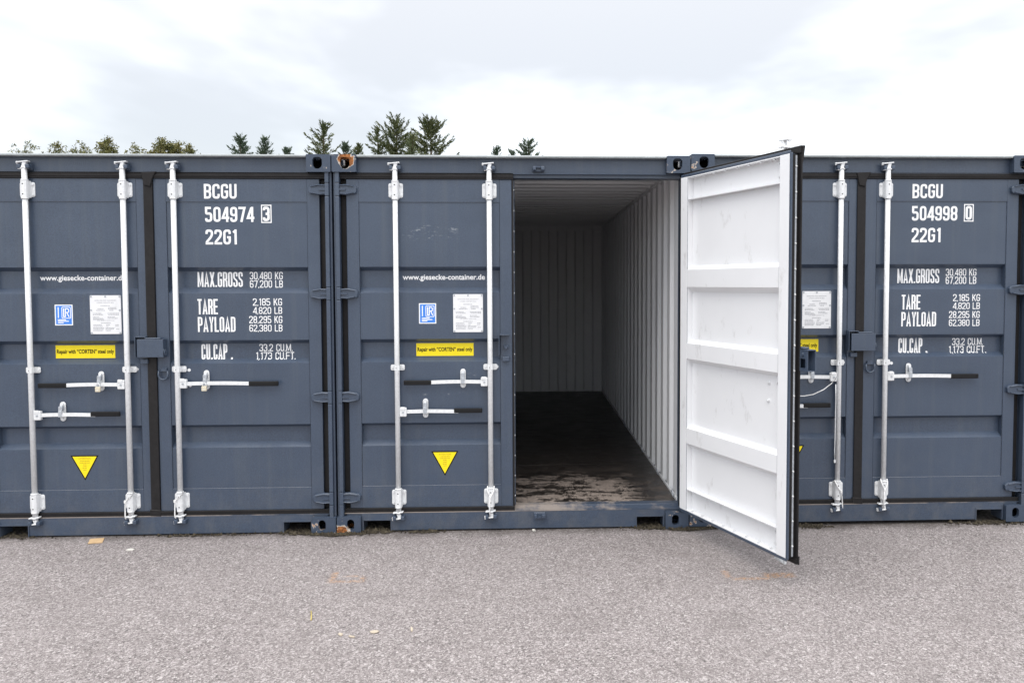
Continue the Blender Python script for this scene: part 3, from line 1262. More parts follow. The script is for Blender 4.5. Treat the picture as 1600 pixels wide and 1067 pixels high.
def lock_box():
    """padlock box welded to the right leaf, reaching over the joint: front, lid and outer cheek, open to the left and behind"""
    m = MB()
    a, b, z0, z1, yf = 1.134, 1.307, 1.229, 1.350, -.006
    m.box(a, b, yf, yf + .005, z0, z1, bev=.0015)
    m.box(a + .004, b, yf + .005, .046, z1 - .005, z1, bev=.001)
    m.box(a + .004, b, yf + .005, .046, z0, z0 + .005, bev=.001)
    m.box(b - .005, b, yf + .005, YD, z0 + .005, z1 - .005)
    m.box(a + .05, b - .02, yf + .002, .04, z1 + .0005, z1 + .010, bev=.003)
    # inner plate with a square opening for the padlock
    m.prism([(a + .01, z0 + .005), (1.238, z0 + .005), (1.238, z1 - .006), (a + .01, z1 - .006)], .041, .045,
            holes=([(a + .028, z0 + .018), (1.205, z0 + .018), (1.205, z0 + .070), (a + .028, z0 + .070)],))
    m.cyl((a + .05, .0405, z1 - .028), (a + .05, .052, z1 - .028), .010, 10)
    ring = [(b + .006, .012 + .012 * math.cos(u), z0 + .030 + .017 * math.sin(u)) for u in [math.pi * (1 + k / 8) for k in range(9)]]
    m.path([(b + .002, ring[0][1], z0 + .055)] + ring + [(b + .002, ring[-1][1], z0 + .055)], .0032, 6)
    return m


def lock_bracket():
    """the angle on the left leaf that shrouds the lock box, with bolt and stop block"""
    m = MB()
    m.box(1.117, 1.122, -.002, YD, 1.229, 1.369, bev=.001)
    m.box(1.1225, 1.190, -.002, YD, 1.364, 1.369, bev=.001)
    m.cyl((1.166, YD, 1.278), (1.166, .018, 1.278), .0105, 6)
    m.box(1.150, 1.186, .034, YD + .001, 1.272, 1.293, bev=.003)
    m.box(1.140, 1.189, .022, YD + .001, 1.183, 1.214, bev=.003)
    return m


def tie_ring():
    m = MB()
    m.prism(rrect(0, .030, .040, .022, .006, 3), .036, YD + .001, bev=.003)
    pts = [(-.030, .033, .020)] + [(.031 * math.cos(a), .030, -.006 + .034 * math.sin(a)) for a in [math.pi + math.pi * k / 12 for k in range(13)]] + [(.030, .033, .020)]
    m.path(pts, .0064, 8)
    m.path([(-.030, .033, .020), (.030, .033, .020)], .0048, 8)
    return m


def lr_sticker():
    """blue survey-society sticker: white rim, blue field, white letters L and R in a rounded frame, bars of small print"""
    m = MB()
    x0, x1, z0, z1 = .568, .686, 1.444, 1.584
    y = YD + FL
    m.box(x0, x1, y - .0008, y + .0003, z0, z1, mat=0)
    m.box(x0 + .007, x1 - .007, y - .0013, y - .0004, z0 + .007, z1 - .007, mat=1)
    sx, sz = x1 - x0, z1 - z0

    def P(u, v):
        return Vector((x0 + u * sx, z0 + v * sz))

    def st(pts, t, rr, closed=False, lay=0):
        b = bmesh.new()
        for q in ribbon(rounded([(P(*p[:2]).x, P(*p[:2]).y) + tuple(p[2:]) for p in pts], rr, closed), t, closed):
            b.faces.new([b.verts.new((p.x, y - .0016 - lay * .0002, p.y)) for p in q])
        m._take(b, 0)
    st([(.40, .34), (.88, .34), (.88, .88), (.40, .88)], .0045, .008, True)
    st([(.50, .82), (.50, .42, 0), (.62, .42)], .0075, 0)
    st([(.60, .42), (.60, .80, 0), (.78, .80), (.78, .62), (.62, .62)], .0065, .014, False, 1)
    st([(.68, .62), (.80, .40)], .0065, 0, False, 2)
    st([(.20, .36), (.20, .88)], .0065, 0)
    for v, u in ((.27, .62), (.20, .78), (.13, .48)):
        st([(.16, v), (u, v)], .006, 0)
    return m


def data_plate():
    m = MB()
    x0, x1, z0, z1 = .803, 1.008, 1.384, 1.646
    y = YD + FL
    m.prism(rrect((x0 + x1) / 2, (z0 + z1) / 2, x1 - x0, z1 - z0, .004, 2), y - .004, y, mat=0)
    for x, z in ((x0 + .008, z1 - .008), ((x0 + x1) / 2, z1 - .008), (x1 - .008, z1 - .008), (x0 + .008, z1 - .10), (x1 - .008, z1 - .10), (x0 + .008, z0 + .008), (x1 - .008, z0 + .008)):
        m.cyl((x, y - .0038, z), (x, y - .0075, z), .0062, 8, mat=2)
    lines = [('APPROVED FOR TRANSPORT', .030, .175, .224), ('UNDER CUSTOMS SEAL', .045, .160, .209), ('CSC SAFETY APPROVAL', .045, .160, .088)]
    for txt, a, b, z in lines:
        bm = font_bm(txt, x0 + a, x0 + b, z0 + z, .0, squash=.9)
        for v in bm.verts:
            v.co.y = y - .0046
        bm.normal_update()
        m._take(bm, 1)
    rnd = random.Random(3)
    # rows of stamped small print, too small to read
    for z, segs in ((.190, ((.07, .13),)), (.177, ((.12, .175),)), (.168, ((.05, .09), (.12, .175))), (.158, ((.04, .10), (.125, .155))),
                    (.138, ((.018, .075), (.115, .19))), (.129, ((.018, .085), (.12, .19))), (.113, ((.018, .06), (.115, .165))), (.104, ((.018, .085), (.115, .18))), (.097, ((.018, .09),)),
                    (.072, ((.07, .135),)), (.060, ((.018, .075), (.105, .13), (.165, .19))), (.050, ((.018, .08), (.105, .12), (.165, .185))), (.040, ((.018, .09), (.10, .16))), (.031, ((.018, .09), (.10, .155), (.17, .19))), (.022, ((.018, .085), (.10, .135)))):
        for a, b in segs:
            x = a
            while x < b:
                w_ = rnd.uniform(.003, .010)
                m.quad([(x0 + x, y - .0045, z0 + z), (x0 + min(b, x + w_), y - .0045, z0 + z), (x0 + min(b, x + w_), y - .0045, z0 + z + .0042), (x0 + x, y - .0045, z0 + z + .0042)], 1)
                x += w_ + .0022
    return m


def yellow_label():
    m = MB()
    x0, x1, z0, z1 = .541, .938, 1.2165, 1.3055
    y = YD + FL + REC
    m.box(x0, x1, y - .0008, y + .0003, z0, z1, mat=0)
    bm = font_bm('Repair with “CORTEN” steel only', x0 + .008, x1 - .008, z0 + .033, .027, squash=1.4)
    for v in bm.verts:
        v.co.y = y - .0014
    m._take(bm, 1)
    return m


def warning_triangle():
    m = MB()
    y = YD + FL
    a, b, c = (.643, .556), (.830, .556), (.7365, .384)
    m.prism([a, c, b], y - .0008, y + .0003, mat=1)
    k = .86
    cx, cz = .7365, .500
    m.prism([((p[0] - cx) * k + cx, (p[1] - cz) * k + cz) for p in (a, c, b)], y - .0014, y - .0006, mat=0)
    bm = font_bm('ATTENTION', .696, .777, .529, .0, squash=1.1)
    for v in bm.verts:
        v.co.y = y - .0019
    m._take(bm, 2)
    rnd = random.Random(5)
    for z, hw in ((.516, .029), (.503, .034), (.491, .010), (.478, .012), (.465, .014), (.452, .010)):
        x = .7365 - hw
        while x < .7365 + hw:
            w_ = rnd.uniform(.003, .009)
            m.quad([(x, y - .0018, z), (x + w_, y - .0018, z), (x + w_, y - .0018, z + .005), (x, y - .0018, z + .005)], 2)
            x += w_ + .003
    return m


def lashing_ring():
    m = MB()
    m.box(-.008, .0, -.012, .012, 0, .022, bev=.002)
    pts = [(-.012 - .004 * math.sin(a), .022 * math.cos(a), .030 + .024 * math.sin(a)) for a in [2 * math.pi * k / 14 for k in range(14)]]
    m.path(pts, .0042, 6, closed=True)
    return m


# ------------------------------------------------------------------ one container
FINGER = {}


def make_door(cont, side, angle, text, scuffed=False, label=None, web=True):
    px = PIN[side]
    sh = (-px, -PIN_Y, 0)
    outer = 'paint_door_scuffed' if scuffed else 'paint_door'
    d = link('door', cached(('leaf', side, outer), lambda: door_leaf(side).mesh('door', [outer, 'white', 'galv'], sh)), cont, (px, PIN_Y, 0), angle)
    tag(d, label)

    def sub(name, key, fn, mats, loc=None, rz=0.):
        """geometry built in container coordinates (loc None) or round its own origin and set at loc"""
        if loc is None:
            return link(name, cached(key, lambda: fn().mesh(name, mats, sh)), d)
        return link(name, cached(key, lambda: fn().mesh(name, mats)), d, (loc[0] - px, loc[1] - PIN_Y, loc[2]), rz)
    sub('gasket', ('gasket', side, bool(angle)), lambda: gasket(side, bool(angle)), ['rubber', 'galv', 'galv_dark', 'paint'])
    for z in (.244, .944, 1.652, 2.358):
        sub('hinge', ('hinge', side), lambda: hinge(side), 'paint_part', (px, PIN_Y, z))
    bars = (.420, 1.057) if side == 'left' else (1.388,)
    for x in bars:
        def bar():
            m = MB()
            m.cyl((0, .018, .128), (0, .018, 2.508), .0172, 16)
            return m
        sub('locking_bar', 'bar', bar, 'galv', (x, 0, 0))
        sub('bar_bearing', 'bear_long', lambda: bearing(.112), ['galv', 'black'], (x, 0, 2.354))
        sub('bar_bearing', 'bear_low', lambda: bearing(.118), ['galv', 'black'], (x, 0, .240))
        sub('bar_bearing', 'bear_mid', lambda: bearing(.040), ['galv', 'black'], (x, 0, 1.143))
        sub('cam', 'cam_up', lambda: cam_head(True), 'galv', (x, 0, 2.512))
        sub('cam', 'cam_dn', lambda: cam_head(False), 'galv', (x, 0, .122))
    if side == 'left':
        hs = [(1.057, -1, 1.043, .868, .653, .464, .0), (.420, 1, .838, .608, .806, 1.001, .006)]
    else:
        hs = [(1.388, 1, 1.046, 1.570, 1.862, 2.062, .0)]
    for bx_, s, z, cx, g0, g1, up in hs:
        hx = bx_ + s * .040
        sub('handle_hub', 'hub' if s < 0 else 'hubr', hub, ['galv', 'galv_dark'], (hx, 0, z))
        sub('handle', ('handle', bx_, s), lambda: handle_bar(hx + s * .02 - hx, g0 + s * .03 - hx, .0035), 'galv', (hx, 0, z + up * .4))
        sub('handle_grip', ('grip', bx_, s), lambda: grip(g0 - hx, g1 - hx), 'grip', (hx, 0, z - .003 + up * 1.6))
        sub('handle_catch', 'catch', catch, ['galv', 'galv_dark'], (cx, 0, z + .022))
    if side == 'left':
        bm_key = 'www'

        def www():
            bm = font_bm('www.giesecke-container.de', .452, 1.021, 1.7475, .022)
            finish_print(bm, .0012)
            return bm_mesh(bm, 'lettering', 'letter', sh)
        if web:
            link('lettering', cached('www', www), d)
        sub('survey_sticker', 'lr', lr_sticker, ['letter', 'blue'])
        sub('data_plate', 'dplate', data_plate, ['plate', 'printg', 'galv_dark'])
        sub('repair_label', 'ylabel', yellow_label, ['yellow', 'black'])
        sub('warning_triangle', 'tri', warning_triangle, ['yellow', 'black', 'brownprint'])
        sub('lock_bracket', 'lbracket', lock_bracket, 'paint_door')
    else:
        sub('lock_box', 'lbox', lock_box, 'paint_door')
        sub('tie_ring', 'tie', tie_ring, 'paint_part', (1.287, 0, 1.113))
        if text:
            num, chk, one_w = text
            L = [(('BCGU',), 1.578, 1.796, 2.297, 2.396, .152, None),
                 ((num,), 1.580, 1.907, 2.141, 2.243, .152, None),
                 ((chk,), 1.966, 2.012, 2.147, 2.245, .17, (1.958, 2.021, 2.138, 2.254, .007)),
                 (('22G1',), 1.580, 1.789, 1.989, 2.090, .152, None),
                 (('MAX.GROSS',), 1.503, 1.808, 1.701, 1.803, .108, None),
                 (('30,480 KG',), 1.855, 2.079, 1.752, 1.803, .120, None),
                 (('67,200 LB',), 1.855, 2.079, 1.695, 1.746, .120, None),
                 (('TARE',), 1.516, 1.653, 1.515, 1.619, .112, None),
                 (('PAYLOAD',), 1.516, 1.768, 1.395, 1.497, .112, None),
                 (('2,185 KG',), 1.888, 2.084, 1.573, 1.622, .120, None),
                 (('4,820 LB',), 1.888, 2.084, 1.516, 1.563, .120, None),
                 (('28,295 KG',), 1.861, 2.084, 1.453, 1.502, .120, None),
                 (('62,380 LB',), 1.861, 2.084, 1.396, 1.443, .120, None),
                 (('CU.CAP .',), 1.518, 1.730, 1.204, 1.309, .112, None),
                 (('33.2 CU.M.',), 1.911, 2.137, 1.257, 1.307, .120, None),
                 (('1,173 CU.FT.',), 1.887, 2.158, 1.201, 1.251, .120, None)]
            for (s_,), a, b, z0, z1, tk, bx_ in L:
                link('lettering', cached(('st', s_, z0), lambda: bm_mesh(stencil(s_, a, b, z0, z1, tk, bx_), 'lettering', 'letter', sh)), d)
    return d


def make_container(loc, label, text, castings, open_right=0., scuffed=False, door_labels=(None, None), interior=False, web=True):
    c = bpy.data.objects.new('shipping_container', None)
    C.objects.link(c)
    c.location = loc
    c.empty_display_size = .3
    tag(c, label, 'shipping container', 'shipping containers standing side by side')

    def part(name, key, fn, mats, loc=(0, 0, 0)):
        return link(name, cached(key, lambda: fn().mesh(name, mats)), c, loc)
    # corner castings, front four then rear four
    for top in (True, False):
        for flip in (False, True):
            mat = castings[(0 if top else 2) + (1 if flip else 0)]
            x = CW - .162 if flip else 0
            z = CH - .118 if top else 0
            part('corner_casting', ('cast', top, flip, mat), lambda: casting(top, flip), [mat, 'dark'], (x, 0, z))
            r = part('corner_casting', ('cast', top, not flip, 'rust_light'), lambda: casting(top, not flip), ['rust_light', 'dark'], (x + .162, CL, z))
            r.rotation_euler[2] = math.pi
    part('corner_post', 'post_l', lambda: corner_post('left'), 'paint')
    part('corner_post', 'post_r', lambda: corner_post('right'), 'paint')
    for x in (.006, CW - .042):
        def rear_post():
            m = MB()
            m.box(0, .036, CL - .162, CL - .006, .118, 2.473, bev=.004)
            return m
        part('corner_post', 'rear_post', rear_post, 'paint', (x, 0, 0))
    part('door_header', 'header', header, ['paint', 'edge'])
    part('door_sill', 'sill', sill, ['paint', 'dark'])
    part('threshold_plate', 'thresh', threshold, 'sill_top')
    part('side_wall', 'wall_l', side_wall, ['paint', 'wall_in'])

    def wall_r():
        m = side_wall()
        for v in m.bm.verts:
            v.co.x = CW - v.co.x
        bmesh.ops.reverse_faces(m.bm, faces=m.bm.faces[:])
        return m
    part('side_wall', 'wall_r', wall_r, ['paint', 'wall_in'])
    part('end_wall', 'wall_e', end_wall, ['paint', 'wall_in'])
    part('roof', 'roof', roof, ['paint', 'wall_in'])
    n = 5
    y0, y1 = .160, CL - .104
    pw = (y1 - y0) / n
    for k in range(n):
        def panel(k=k):
            m = MB()
            m.box(.060, CW - .060, y0 + k * pw + .001, y0 + (k + 1) * pw - .001, .130, .1585, bev=.0012)
            return m
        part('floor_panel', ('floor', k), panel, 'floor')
    if interior:
        for y in (.24, .92, 1.78, 3.1):
            part('lashing_ring', 'lash', lashing_ring, 'galv_dark', (CW - .059, y, .160))
        for y in (.24, 1.78):
            o = part('lashing_ring', 'lash', lashing_ring, 'galv_dark', (.059, y, .160))
            o.rotation_euler[2] = math.pi
    for x in (.420, 1.057, 1.388, 2.02) if not open_right else (.420, 1.057, 1.394):
        if x == 2.02:
            continue
        part('cam_keeper', 'keep_up', lambda: keeper(True), 'galv_dark' if not open_right else 'paint_part', (x, .006, 2.503))
        part('cam_keeper', 'keep_dn', lambda: keeper(False), 'galv_dark' if not open_right else 'paint_part', (x, .000, .104))
    make_door(c, 'left', 0, None, scuffed, door_labels[0], web)
    make_door(c, 'right', open_right, text, False, door_labels[1])
    return c


c_mid = make_container((0, 0, 0), 'middle container of the row with its right door swung open on a dark empty inside', None,
                       ('rust_ring', 'rust_some', 'rust_foot', 'rust_light'), R(111.4), True, (None, 'wide open door showing its white lining'), True)
c_left = make_container((-CW - .0069, -.0031, -.0011), 'closed dark grey container at the left with number 504974 on its right door', ('504974', '3', 0),
                        ('rust_light', 'rust_light', 'rust_light', 'rust_some'))
c_right = make_container((CW + .0072, .0032, .0144), 'closed dark grey container behind the open door with number 504998', ('504998', '0', 0),
                         ('rust_some', 'rust_light', 'rust_some', 'rust_light'), web=False)


# ------------------------------------------------------------------ padlocks and seals
def padlock():
    m = MB()
    m.box(-.017, .017, -.008, .008, -.034, .0, bev=.004, seg=2)
    pts = [(-.011, 0, -.002)] + [(.011 * math.cos(a), 0, .012 + .011 * math.sin(a)) for a in [math.pi - math.pi * k / 8 for k in range(9)]] + [(.011, 0, -.002)]
    m.path(pts, .0032, 6, mat=1)
    m.cyl((0, -.0082, -.022), (0, -.009, -.022), .004, 8, mat=1)
    return m


pm = padlock().mesh('padlock', ['brass', 'galv'])
LX, MX, RX = c_left.location, c_mid.location, c_right.location
for (x, z, lab) in ((.872, 1.032, 'small brass padlock on the upper handle catch left of the lock box'),
                    (1.574, 1.032, 'small brass padlock on the handle catch below the CU.CAP. lettering of container 504974')):
    o = link('padlock', pm, None, (LX.x + x, LX.y - .007, LX.z + z))
    tag(o, lab, 'padlock', 'brass padlocks on the handles')


def seal_pts(x, side):
    """a loop round the bar above the lower bearing, its tail hanging over the bearing"""
    s = side
    p = []
    for k in range(7):
        a = math.pi * k / 6
        p.append((x + .025 * math.cos(a) * s, .020 - .0 * k, .312 + .006 * math.sin(a)))
    return p


def cable_seal(kind):
    m = MB()
    if kind == 'vee':
        m.path([(-.022, .012, .318), (-.0235, .0, .300), (-.018, -.010, .272), (-.004, -.011, .244), (.012, -.010, .268), (.022, -.002, .298), (.022, .012, .318)], .0042, 6)
        m.path([(-.004, -.0125, .246), (-.007, -.013, .20), (-.008, -.012, .15), (-.006, -.010, .112)], .0046, 6)
        m.box(-.011, .004, -.018, -.008, .236, .256, bev=.002)
    elif kind == 'left':
        m.path([(.022, .010, .312), (.024, -.002, .296), (.008, -.010, .278), (-.016, -.008, .262), (-.030, .002, .246), (-.034, .006, .20), (-.034, .004, .15), (-.028, .0, .128)], .0042, 6)
        m.box(-.038, -.024, -.004, .010, .236, .256, bev=.002)
    else:
        m.path([(-.022, .010, .312), (-.022, -.004, .298), (-.008, -.010, .27), (.016, -.010, .236), (.026, -.004, .19), (.030, -.002, .14), (.034, -.002, .10)], .0042, 6)
        m.box(.010, .024, -.017, -.006, .226, .246, bev=.002)
    return m


seals = [(LX, 1.057, 'left', 'white cable seal on the foot of the bar left of the joint of container 504974'),
         (LX, 1.388, 'left', 'white cable seal on the foot of the bar beside the 504974 lettering'),
         (MX, 1.057, 'vee', 'white Y-shaped cable seal over the lower bracket next to the open doorway'),
         (RX, 1.057, 'right', 'white cable seal looping on the foot of the bar right of the open white door'),
         (RX, 1.388, 'vee', 'white Y-shaped cable seal on the foot of the bar beside the 504998 lettering')]
for L_, x, kind, lab in seals:
    o = link('cable_seal', cached(('seal', kind), lambda: cable_seal(kind).mesh('cable_seal', 'cable')), None, (L_.x + x, L_.y, L_.z))
    tag(o, lab, 'cable seal', 'white cable seals on the locking bars')
m = MB()
m.path([(RX.x + 1.030, .000, 1.063), (RX.x + 1.022, -.012, 1.048), (RX.x + .99, -.022, 1.02), (RX.x + .93, -.026, .975), (RX.x + .86, -.022, .942), (RX.x + .80, -.012, .930), (RX.x + .74, .004, .928), (RX.x + .69, .02, .935)], .0035, 6)
tag(link('loose_wire', m.mesh('loose_wire', 'cable')), 'thin white wire sagging from the handle hub behind the open door', 'wire')
m = MB()
m.path([(RX.x + 1.03, .006, 1.008), (RX.x + 1.027, -.004, .92), (RX.x + 1.026, -.004, .80), (RX.x + 1.026, -.004, .66), (RX.x + 1.024, -.003, .54), (RX.x + 1.026, -.004, .47)], .0032, 6)
m.box(RX.x + 1.019, RX.x + 1.031, -.010, .002, .455, .475, bev=.002)
tag(link('hanging_wire', m.mesh('hanging_wire', 'galv')), 'thin wire hanging straight down beside the bar right of the open door', 'wire')


# ------------------------------------------------------------------ litter and dirt on the asphalt
def flake(name, x, y, sx, sy, h, mat, seed, rz, label, cat, group=None):
    rnd = random.Random(seed)
    n = 7
    poly = []
    for k in range(n):
        a = 2 * math.pi * k / n
        r_ = rnd.uniform(.7, 1.1)
        poly.append((sx * r_ * math.cos(a), sy * r_ * math.sin(a)))
    m = MB()
    mx = Matrix(((1, 0, 0, 0), (0, 0, 1, 0), (0, 1, 0, 0), (0, 0, 0, 1)))
    m.prism(poly, .002, h, mx=mx)
    for v in m.bm.verts:
        v.co.z += rnd.uniform(-.0015, .002)
    bmesh.ops.recalc_face_normals(m.bm, faces=m.bm.faces[:])
    return tag(link(name, m.mesh(name, mat), None, (x, y, 0), rz), label, cat, group)


m = MB()
m.box(-.042, .042, -.045, .045, .002, .008, bev=.001, mx=Matrix.Shear('XZ', 4, (0, 0)))
o = tag(link('cardboard_scrap', m.mesh('cardboard_scrap', 'cardboard'), None, (-1.575, -.080, .001), .25), 'tan square of cardboard on the asphalt before the left container', 'scrap')
o.rotation_euler = (.04, .05, .35)
rnd = random.Random(2)
m = MB()
t = bmesh.new()
bmesh.ops.create_icosphere(t, subdivisions=1, radius=.015)
for v in t.verts:
    v.co *= rnd.uniform(.75, 1.2)
    v.co.z *= .75
m._take(t)
tag(link('pebble', m.mesh('pebble', 'pale'), None, (1.352, -.012, .010)), 'pale pebble lying just before the sill of the open container', 'pebble')
flake('chalk_smear', -1.262, -.265, .034, .022, .006, 'pale', 4, .1, 'white flattened lump on the asphalt before the left container', 'lump')
for i, (x, y, sx, sy, rz) in enumerate(((.395, -1.575, .011, .016, .4), (.455, -1.60, .022, .008, -.3), (.555, -1.555, .022, .020, .2), (.735, -1.535, .006, .028, .2))):
    flake('pale_chip', x, y, sx, sy, .006, 'cream', 20 + i, rz,
          ('small cream chip at the left end of the row of chips on the asphalt', 'thin cream sliver, second from left in the row of chips on the asphalt',
           'largest cream chip in the row of chips on the asphalt', 'upright narrow cream chip at the right end of the row on the asphalt')[i], 'chip', 'cream chips in a row on the asphalt')
m = MB()
m.path([(0, 0, .004), (-.012, .05, .007), (-.03, .11, .005)], .0032, 5)
tag(link('straw', m.mesh('straw', 'straw'), None, (.205, -1.40, 0)), 'short yellow straw on the asphalt', 'straw')


def crumbs(n, seed):
    """dark soil and moss crumbs swept against the foot of the containers"""
    rs = np.random.RandomState(seed)
    spots = [(-.01, -.015, .26, .05, .40), (CW + .0, -.015, .26, .05, .30), (.27, .05, .14, .04, .06), (CW - .27, .05, .16, .04, .08), (-.27, .05, .16, .04, .06), (-2.17, .06, .2, .05, .05),
             (.60, .012, .12, .018, .035), (-.95, .01, .3, .016, .03), (3.32, .0, .12, .030, .05), (4.62, .02, .22, .04, .08), (2.72, .02, .15, .03, .05)]
    p = np.array([s[4] for s in spots])
    p /= p.sum()
    idx = rs.choice(len(spots), n, p=p)
    V, F = [], []
    for i in idx:
        cx, cy, sx, sy, _ = spots[i]
        x, y = cx + rs.normal() * sx * .55, cy + rs.normal() * sy * .7
        if i < 2:
            y = cy + abs(rs.normal()) * .10 - .045 * max(0, 1 - abs(x - cx) / .22)
        r = rs.uniform(.003, .011) * (1 if rs.rand() < .9 else 1.6)
        k = len(V)
        d = rs.normal(size=(5, 3)) * .25
        base = np.array([[1, 0, 0], [-.5, .87, 0], [-.5, -.87, 0], [0, 0, .9], [.2, .2, -.5]]) + d
        for b in base:
            V.append((x + b[0] * r, y + b[1] * r, .002 + max(0, r * .4 + b[2] * r)))
        F += [(k, k + 1, k + 3), (k + 1, k + 2, k + 3), (k + 2, k, k + 3), (k + 1, k, k + 4), (k + 2, k + 1, k + 4), (k, k + 2, k + 4)]
    me = bpy.data.meshes.new('dirt_crumbs')
    me.from_pydata(V, [], F)
    me.materials.append(M['dirt'])
    return me


tag(link('dirt_crumbs', crumbs(5200, 11)), 'dark soil and moss crumbs along the foot of the containers', 'dirt', kind='stuff')


# ------------------------------------------------------------------ trees beyond the containers
def leaf_quads(V, F, P, D, length, width, rs):
    """narrow leaf-shaped faces at points P along directions D"""
    n = len(P)
    D = D / np.linalg.norm(D, axis=1, keepdims=True)
    A = rs.normal(size=(n, 3))
    A -= (A * D).sum(1, keepdims=True) * D
    A /= np.linalg.norm(A, axis=1, keepdims=True) + 1e-9
    L = (length * rs.uniform(.7, 1.25, n))[:, None]
    W_ = (width * rs.uniform(.7, 1.3, n))[:, None]
    k = len(V)
    q = np.stack([P, P + D * L * .45 + A * W_, P + D * L, P + D * L * .45 - A * W_], 1).reshape(-1, 3)
    V.extend(map(tuple, q))
    F.extend([(k + 4 * i, k + 4 * i + 1, k + 4 * i + 2, k + 4 * i + 3) for i in range(n)])


def cone_mesh(name, pts, radii, n=7):
    V, F = [], []
    for p, r in zip(pts, radii):
        for k in range(n):
            a = 2 * math.pi * k / n
            V.append((p[0] + r * math.cos(a), p[1] + r * math.sin(a), p[2]))
    for i in range(len(pts) - 1):
        for k in range(n):
            F.append((i * n + k, i * n + (k + 1) % n, (i + 1) * n + (k + 1) % n, (i + 1) * n + k))
    me = bpy.data.meshes.new(name)
    me.from_pydata(V, [], F)
    me.materials.append(M['bark'])
    return me


def tree_root(name, x, y, label, cat, group):
    o = bpy.data.objects.new(name, None)
    C.objects.link(o)
    o.location = (x, y, 0)
    return tag(o, label, cat, group)


def conifer(x, y, h, rad, seed, label, mat='spruce', sparse=1., power=.75, ragged=.35):
    rs = np.random.RandomState(seed)
    root = tree_root('spruce_tree', x, y, label, 'tree', 'spruces beyond the containers')
    link('trunk', cone_mesh('trunk', [(0, 0, 0), (.05, 0, h * .5), (0, .04, h * .85), (0, 0, h * .99)], [.30, .20, .09, .02]), root)
    V, F = [], []
    z = h * .18
    lean = rs.uniform(-.3, .3)
    while z < h - .12:
        u = (h - z) / (h * .82)
        top = z > h - 6
        step = (.18 + .26 * u) * (1 if top else 2.2)
        nb = rs.randint(4, 7)
        for b in range(nb):
            if top and rs.rand() > .88 * sparse:
                continue
            az = rs.uniform(0, 2 * math.pi)
            L = rad * u ** power * rs.uniform(1 - ragged * 1.4, 1 + ragged) + .16
            el = .95 * (1 - u) ** 4 + rs.uniform(-.15, .25)
            d = np.array([math.cos(az) * math.cos(el), math.sin(az) * math.cos(el), math.sin(el)])
            ns = max(3, int(L / (.15 if top else .34)))
            t_ = np.linspace(.12, 1, ns)
            sag = np.zeros((ns, 3))
            sag[:, 2] = (-.20 * np.sin(t_ * 2.4) + .20 * t_ ** 3) * L * u
            P = np.array([0, 0, z]) + t_[:, None] * L * d + sag + rs.normal(size=(ns, 3)) * .03
            for i in range(ns - 1):
                k = len(V)
                a, c = P[i], P[i + 1]
                V.extend([tuple(a + (0, 0, .014)), tuple(c + (0, 0, .012)), tuple(c - (0, 0, .012)), tuple(a - (0, 0, .014))])
                F.append((k, k + 1, k + 2, k + 3))
            side = np.array([-math.sin(az), math.cos(az), 0])
            wid = (1.15 - .8 * t_)[:, None]
            for rep in range(5 if top else 4):
                D = d * rs.uniform(.3, 1.0, (ns, 1)) + side * rs.normal(size=(ns, 1)) * .62 * wid + np.array([0, 0, 1.]) * rs.normal(.16, .20, (ns, 1))
                leaf_quads(V, F, P + rs.normal(size=(ns, 3)) * .05, D, .36 if top else .60, .044 if top else .13, rs)
        z += step
    P = np.array([[0, 0, h - .75 + .075 * i] for i in range(10)])
    for _ in range(5):
        leaf_quads(V, F, P, rs.normal(size=(10, 3)) * .45 + [0, 0, .8], .24, .05, rs)
    me = bpy.data.meshes.new('crown')
    me.from_pydata(V, [], F)
    me.materials.append(M[mat])
    link('crown', me, root)
    return root


def birch(x, y, h, rad, seed, label, dens=1.):
    rs = np.random.RandomState(seed)
    root = tree_root('birch_tree', x, y, label, 'tree', 'birches beyond the left container')
    V, F = [], []
    link('trunk', cone_mesh('trunk', [(0, 0, 0), (.1, 0, h * .4), (.0, .1, h * .7), (.1, 0, h * .93)], [.20, .14, .08, .015]), root)

    def twig(a, b, w_):
        k = len(V)
        a, b = np.array(a), np.array(b)
        V.extend([tuple(a + (w_, 0, 0)), tuple(b), tuple(a - (w_, 0, 0)), tuple(a + (0, w_, 0)), tuple(a - (0, w_, 0))])
        F.extend([(k, k + 1, k + 2), (k + 3, k + 1, k + 4)])
    for i in range(20):
        # a limb, most of them rising into the visible top of the crown
        zt = h * (1 - .30 * rs.rand() ** 1.6)
        if i == 0:
            zt = h
        az = rs.uniform(0, 2 * math.pi)
        rt = rad * rs.uniform(.05, 1) * (1 - ((zt / h - .7) / .3) ** 2 * .55)
        tip = np.array([rt * math.cos(az), rt * math.sin(az), zt])
        root_ = np.array([0, 0, zt - rs.uniform(2.0, 4.0)])
        twig(root_, tip, .035)
        for j in range(9):
            u = rs.uniform(.45, 1.0)
            s_ = root_ + (tip - root_) * u
            if rs.rand() > .35 + .65 * dens:
                continue
            e = s_ + rs.normal(size=3) * np.array([.45, .45, .35]) * (1.2 - .6 * u)
            e[2] = min(e[2], h)
            twig(s_, e, .012)
            # leaves hang in tufts round the twig's end
            for c_ in range(2 + int(3 * dens)):
                cc = s_ + (e - s_) * rs.uniform(.3, 1.05) + rs.normal(size=3) * .08
                n = rs.randint(5, 12)
                P = cc + rs.normal(size=(n, 3)) * .085
                leaf_quads(V, F, P, rs.normal(size=(n, 3)) + [0, 0, -.5], .15, .06, rs)
    me = bpy.data.meshes.new('crown')
    me.from_pydata(V, [], F)
    me.materials.append(M['birch'])
    link('crown', me, root)
    return root


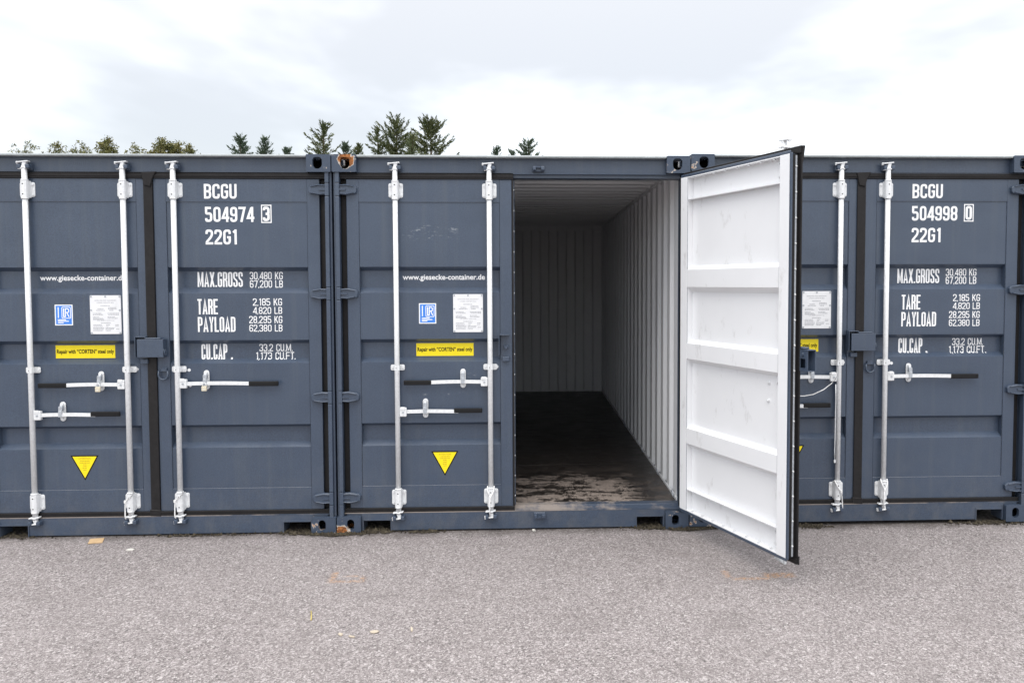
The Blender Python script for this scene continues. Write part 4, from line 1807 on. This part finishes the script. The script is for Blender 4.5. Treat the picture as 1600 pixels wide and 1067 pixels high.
def at(u, v, Y):
    """ground x and tree-top height for a top seen in direction (u, v) at distance row Y"""
    d = rot @ Vector(((u - 800 - 77.06) / 1227.2, -(v - 533.5 + 35.06) / 1227.2, -1))
    k = (Y + 5.394) / d.y
    return 1.3196 + d.x * k, 1.7143 + d.z * k


CON = [ # top pixel, distance row, crown radius at the foot, sparse, power, ragged, material, label
    (375, 214, 74, 2.6, 1., .62, .3, 'spruce_blue', 'dark bluish spruce top, left one of the pair left of the rusty corner castings'),
    (414, 217, 76, 2.8, .85, .7, .4, 'spruce_blue', 'thin bluish spruce top, right one of the pair left of the corner castings'),
    (449, 234, 82, 2.0, 1., .6, .3, 'spruce_blue', 'tiny spruce tip between the pair of spruces and the ragged spruce'),
    (505, 190, 66, 5.2, .70, .85, .6, 'spruce', 'ragged spruce with long low boughs above the corner casting of the left container'),
    (540, 225, 74, 2.0, .9, .7, .4, 'spruce_blue', 'small spruce tip just above the rust-ringed corner casting'),
    (561, 229, 78, 1.8, 1., .6, .4, 'spruce', 'low round spruce tip right of the rust-ringed corner casting'),
    (590, 197, 70, 4.0, .62, .85, .5, 'spruce', 'slim dark spruce at the left of the tallest three'),
    (619, 185, 68, 4.2, .76, .55, .5, 'spruce', 'tallest spruce with an irregular side bough'),
    (644, 212, 62, 3.2, .8, .8, .5, 'spruce', 'small spruce between the two tallest ones'),
    (673, 187, 69, 6.4, .88, .66, .25, 'spruce', 'broad cone-shaped spruce at the right of the tallest three'),
    (776, 232, 80, 1.6, 1., .6, .3, 'spruce_blue', 'tiny spruce tip standing alone above the open container'),
    (826, 221, 72, 3.0, .85, .6, .35, 'spruce_blue', 'round-topped spruce above the middle of the open container'),
    (800, 236, 84, 2.4, .6, .8, .5, 'spruce_blue', 'faint low spruce between the lone tip and the round-topped spruce'),
]
for i, (u, v, Y, r_, sp, pw, rg, mt, lab) in enumerate(CON):
    X, H_ = at(u, v, Y)
    conifer(X, Y, H_ - (.25 if v < 200 else 0), r_, 100 + i, lab, mt, sp, pw, rg)
BIR = [(38, 222, 70, 2.2, .12, 'nearly bare birch top at the far left'),
       (88, 222, 72, 2.0, .18, 'thin birch top, second from the left'),
       (119, 221, 69, 2.2, .22, 'thin leaning birch top left of the fullest birch'),
       (167, 217, 66, 3.0, .95, 'fullest birch top with yellow-green leaves'),
       (210, 225, 72, 2.2, .2, 'faint birch top right of the fullest birch'),
       (246, 218, 67, 2.3, .85, 'tall narrow birch top left of the closing pair'),
       (273, 221, 68, 2.2, .9, 'leafy birch top, left one of the closing pair'),
       (299, 229, 70, 1.8, .9, 'low leafy birch top at the right end of the birches')]
for i, (u, v, Y, r_, dn, lab) in enumerate(BIR):
    X, H_ = at(u, v, Y)
    birch(X, Y, H_, r_, 300 + i, lab, dn)
